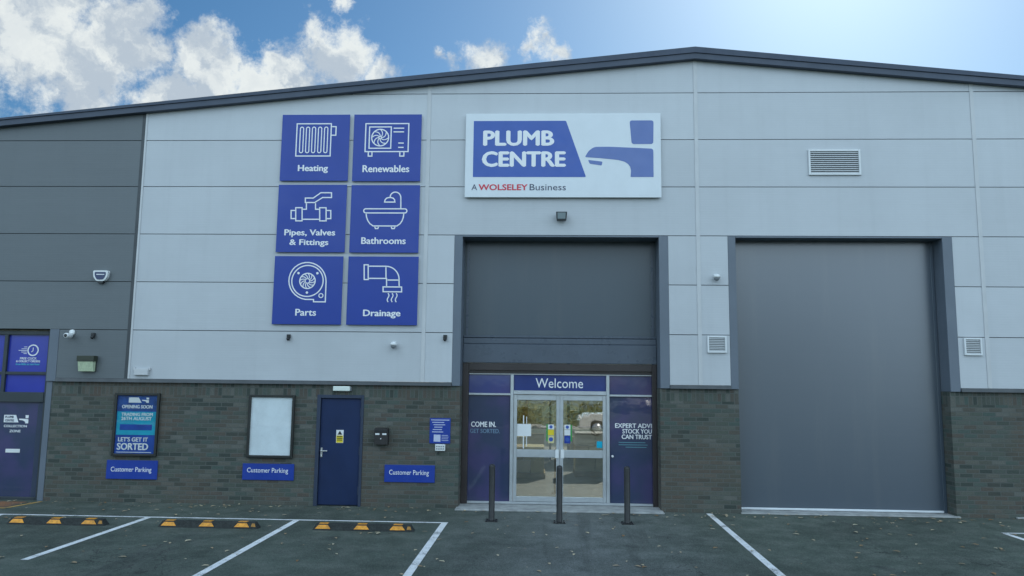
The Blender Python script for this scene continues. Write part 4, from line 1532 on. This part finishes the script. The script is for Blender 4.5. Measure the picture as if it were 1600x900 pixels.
# ------------------------------------------------------------------ racking inside the shop, seen through the door glass
def rack(x, y, w_, label):
    o = empty("storage_rack", (x, y, 0.013), label, "rack", "storage racks inside the shop")
    f = MB()
    for dx in (0, w_):
        for dy in (0, 0.7):
            f.box(x + dx - 0.03, x + dx + 0.03, y + dy - 0.03, y + dy + 0.03, 0.013, 3.2)
    for z in (0.12, 0.9, 1.7, 2.5):
        f.box(x - 0.025, x + w_ + 0.025, y - 0.025, y + 0.725, z, z + 0.06)
    f.build("rack_frame", RACKM, o)
    for z in (0.185, 0.965, 1.765):
        q = x + 0.05
        while q < x + w_ - 0.3:
            d = random.uniform(0.25, 0.5)
            d = min(d, x + w_ - 0.04 - q)
            MB().box(q, q + d - 0.02, y + 0.02, y + 0.6, z, z + random.uniform(0.35, 0.65), 0.006).build("carton", random.choice([CARD, CARD2, CARD2, PWHITE]), o)
            q += d


rack(-2.4, 8.6, 2.6, "storage rack of cartons behind the door pane with the paper notice")
rack(0.75, 9.2, 2.6, "storage rack of cartons behind the door pane with blue stickers")

def pallet(x, y, rows, label):
    """Timber pallet of boxed goods on the shop floor."""
    o = empty("loaded_pallet", (x, y, 0.013), label, "pallet", "pallets of goods inside the shop")
    p = MB()
    for dy in (0.0, 0.42, 0.84):
        p.box(x, x + 1.0, y + dy, y + dy + 0.1, 0.013, 0.11)
    for k in range(6):
        p.box(x + k * 0.172, x + k * 0.172 + 0.13, y, y + 0.94, 0.111, 0.135)
    p.build("pallet_base", CARD, o)
    for r, n in enumerate(rows):
        for k in range(n):
            w_ = 0.98 / n
            MB().box(x + 0.01 + k * w_, x + k * w_ + w_ - 0.01, y + 0.03, y + 0.9, 0.137 + r * 0.3, 0.137 + r * 0.3 + 0.292, 0.008).build("carton", random.choice([CARD, CARD2, PWHITE, RACKM]), o)


pallet(-0.95, 4.3, (3, 2), "low pallet of boxed goods on the shop floor inside the door bearing the paper notice")
pallet(0.75, 4.8, (2, 3, 2), "taller pallet of boxed goods on the shop floor inside the other glass door")

# ------------------------------------------------------------------ beyond the car park, behind the camera: verge, hedge and trees
sheet("grass_verge", [(-60, -60), (60, -60), (60, -23.2), (-60, -23.2)], 0.006, GRASS)
k_ = MB().box(-60, 60, -23.2, -23.05, 0.0, 0.12, 0.01).build("kerb", CONC)
tag(k_, kind="structure")


def leaf_cloud(name, pts, size, m_, parent=None):
    vs, fs_ = [], []
    for c in pts:
        n = Vector((random.gauss(0, 1), random.gauss(0, 1), random.gauss(0, 1))).normalized()
        a = n.orthogonal().normalized()
        b = n.cross(a)
        s = size * random.uniform(0.6, 1.4)
        i = len(vs)
        for u, v in ((-1, 0), (0, -.55), (1.1, 0), (0, .55)):
            vs.append(tuple(Vector(c) + a * u * s + b * v * s))
        fs_.append((i, i + 1, i + 2, i + 3))
    me = bpy.data.meshes.new(name)
    me.from_pydata(vs, [], fs_)
    me.materials.append(m_)
    o = bpy.data.objects.new(name, me)
    COL.objects.link(o)
    if parent is not None:
        o.parent = parent
        o.matrix_parent_inverse = Matrix.Translation(-Vector(parent.location))
    return o


hp = []
for _ in range(42000):
    x = random.uniform(-24, 24)
    hp.append((x, -25.2 + random.gauss(0, 0.55), abs(random.gauss(1.0, 0.8)) * (1 + 0.25 * math.sin(x * 1.7) + 0.2 * math.sin(x * 0.6))))
o = leaf_cloud("hedge", hp, 0.055, LEAFA)
tag(o, "clipped olive green hedge along the far edge of the car park", "hedge")


def tree(x, y, h, label):
    o = empty("tree", (x, y, 0), label, "tree", "trees across the car park")
    t = MB()
    t.lathe([(0.24, 0.0), (0.17, 0.6), (0.15, h * .35), (0.10, h * .6), (0.03, h * .9)], (x, y, 0), 'Z', 10)
    cl = []
    for k in range(9):
        a, e = random.uniform(0, 6.28), random.uniform(0.2, 1.0)
        z0 = h * random.uniform(0.3, 0.6)
        L = h * random.uniform(0.22, 0.38)
        tip = (x + L * math.cos(a) * math.cos(e), y + L * math.sin(a) * math.cos(e), z0 + L * math.sin(e))
        p, d = 0.05, 0.012
        t.hexa([(x - p, y - p, z0), (x + p, y - p, z0), (x + p, y + p, z0), (x - p, y + p, z0),
                (tip[0] - d, tip[1] - d, tip[2]), (tip[0] + d, tip[1] - d, tip[2]), (tip[0] + d, tip[1] + d, tip[2]), (tip[0] - d, tip[1] + d, tip[2])])
        cl.append(tip)
    cl += [(x + random.gauss(0, h * .12), y + random.gauss(0, h * .12), h * random.uniform(.55, .95)) for _ in range(10)]
    t.build("trunk", BARK, o)
    pts = []
    for c in cl:
        for _ in range(170):
            v = Vector((random.gauss(0, 1), random.gauss(0, 1), random.gauss(0, .75)))
            pts.append(Vector(c) + v * h * 0.07)
    leaf_cloud("crown", pts, 0.16, LEAFB, o)
    return o


for x, y, h, w_ in ((-15, -29, 8.0, "beyond the hedge, opposite the collection door"), (-7.5, -31, 9.5, "beyond the hedge, opposite the blank notice case"), (-1.0, -28.5, 7.5, "beyond the hedge, opposite the glass doors"),
                    (6.0, -30, 9.0, "beyond the hedge, opposite the roller shutter"), (13.5, -29, 8.2, "beyond the hedge, past the roller shutter")):
    tree(x, y, h, "leafy tree " + w_)


# a parked car across the car park, mirrored in the door glass
CARP = mat("silver_car_paint", (0.55, 0.56, 0.57), 0.25, 0.3, coat=1.0)
CARG = mat("car_window_glass", (0.015, 0.018, 0.02), 0.05, spec=0.8)
TYRE = mat("tyre_rubber", (0.02, 0.02, 0.02), 0.85)
cx, cy = 3.6, -19.6
car = empty("parked_car", (cx, cy, 0), "silver hatchback parked before the hedge, mirrored in the entrance doors", "car")


def car_prism(poly, y0, y1, bev):
    t = MB().prism([(cx + a, b) for a, b in poly], y0, y1)
    bmesh.ops.bevel(t.bm, geom=list(t.bm.edges), offset=bev, segments=2, affect='EDGES', profile=0.6)
    return t


car_prism([(-2.05, 0.28), (2.05, 0.28), (2.08, 0.62), (2.0, 0.92), (1.0, 0.98), (-1.1, 0.96), (-1.9, 0.80), (-2.08, 0.55)], cy - 0.86, cy + 0.86, 0.06).build("body", CARP, car)
car_prism([(-1.05, 0.93), (1.75, 0.93), (1.45, 1.38), (0.9, 1.47), (0.1, 1.46), (-0.35, 1.36)], cy - 0.74, cy + 0.74, 0.08).build("cabin", CARP, car)
for y in (cy - 0.745, cy + 0.735):
    for q in ([(-0.78, 0.98), (0.28, 0.98), (0.28, 1.36), (-0.28, 1.32)], [(0.36, 0.98), (1.45, 0.98), (1.25, 1.30), (0.36, 1.37)]):
        MB().prism([(cx + a, b) for a, b in q], y, y + 0.01).build("side_window", CARG, car)
for dx in (-1.3, 1.28):
    for y, sgn in ((cy - 0.88, 1), (cy + 0.88, -1)):
        wh = MB().lathe([(0.20, 0.0), (0.30, 0.0), (0.315, sgn * 0.02), (0.315, sgn * 0.18), (0.2, sgn * 0.2)], (cx + dx, y, 0.316), 'Y', 26).build("wheel", TYRE, car)
        MB().lathe([(0.03, -sgn * 0.004), (0.19, -sgn * 0.002), (0.195, sgn * 0.02)], (cx + dx, y, 0.316), 'Y', 20).build("rim", STEEL, wh)
for y in (cy - 0.62, cy + 0.62):
    MB().box(cx - 2.07, cx - 1.98, y - 0.15, y + 0.15, 0.62, 0.74, 0.02).build("headlight", PWHITE, car)
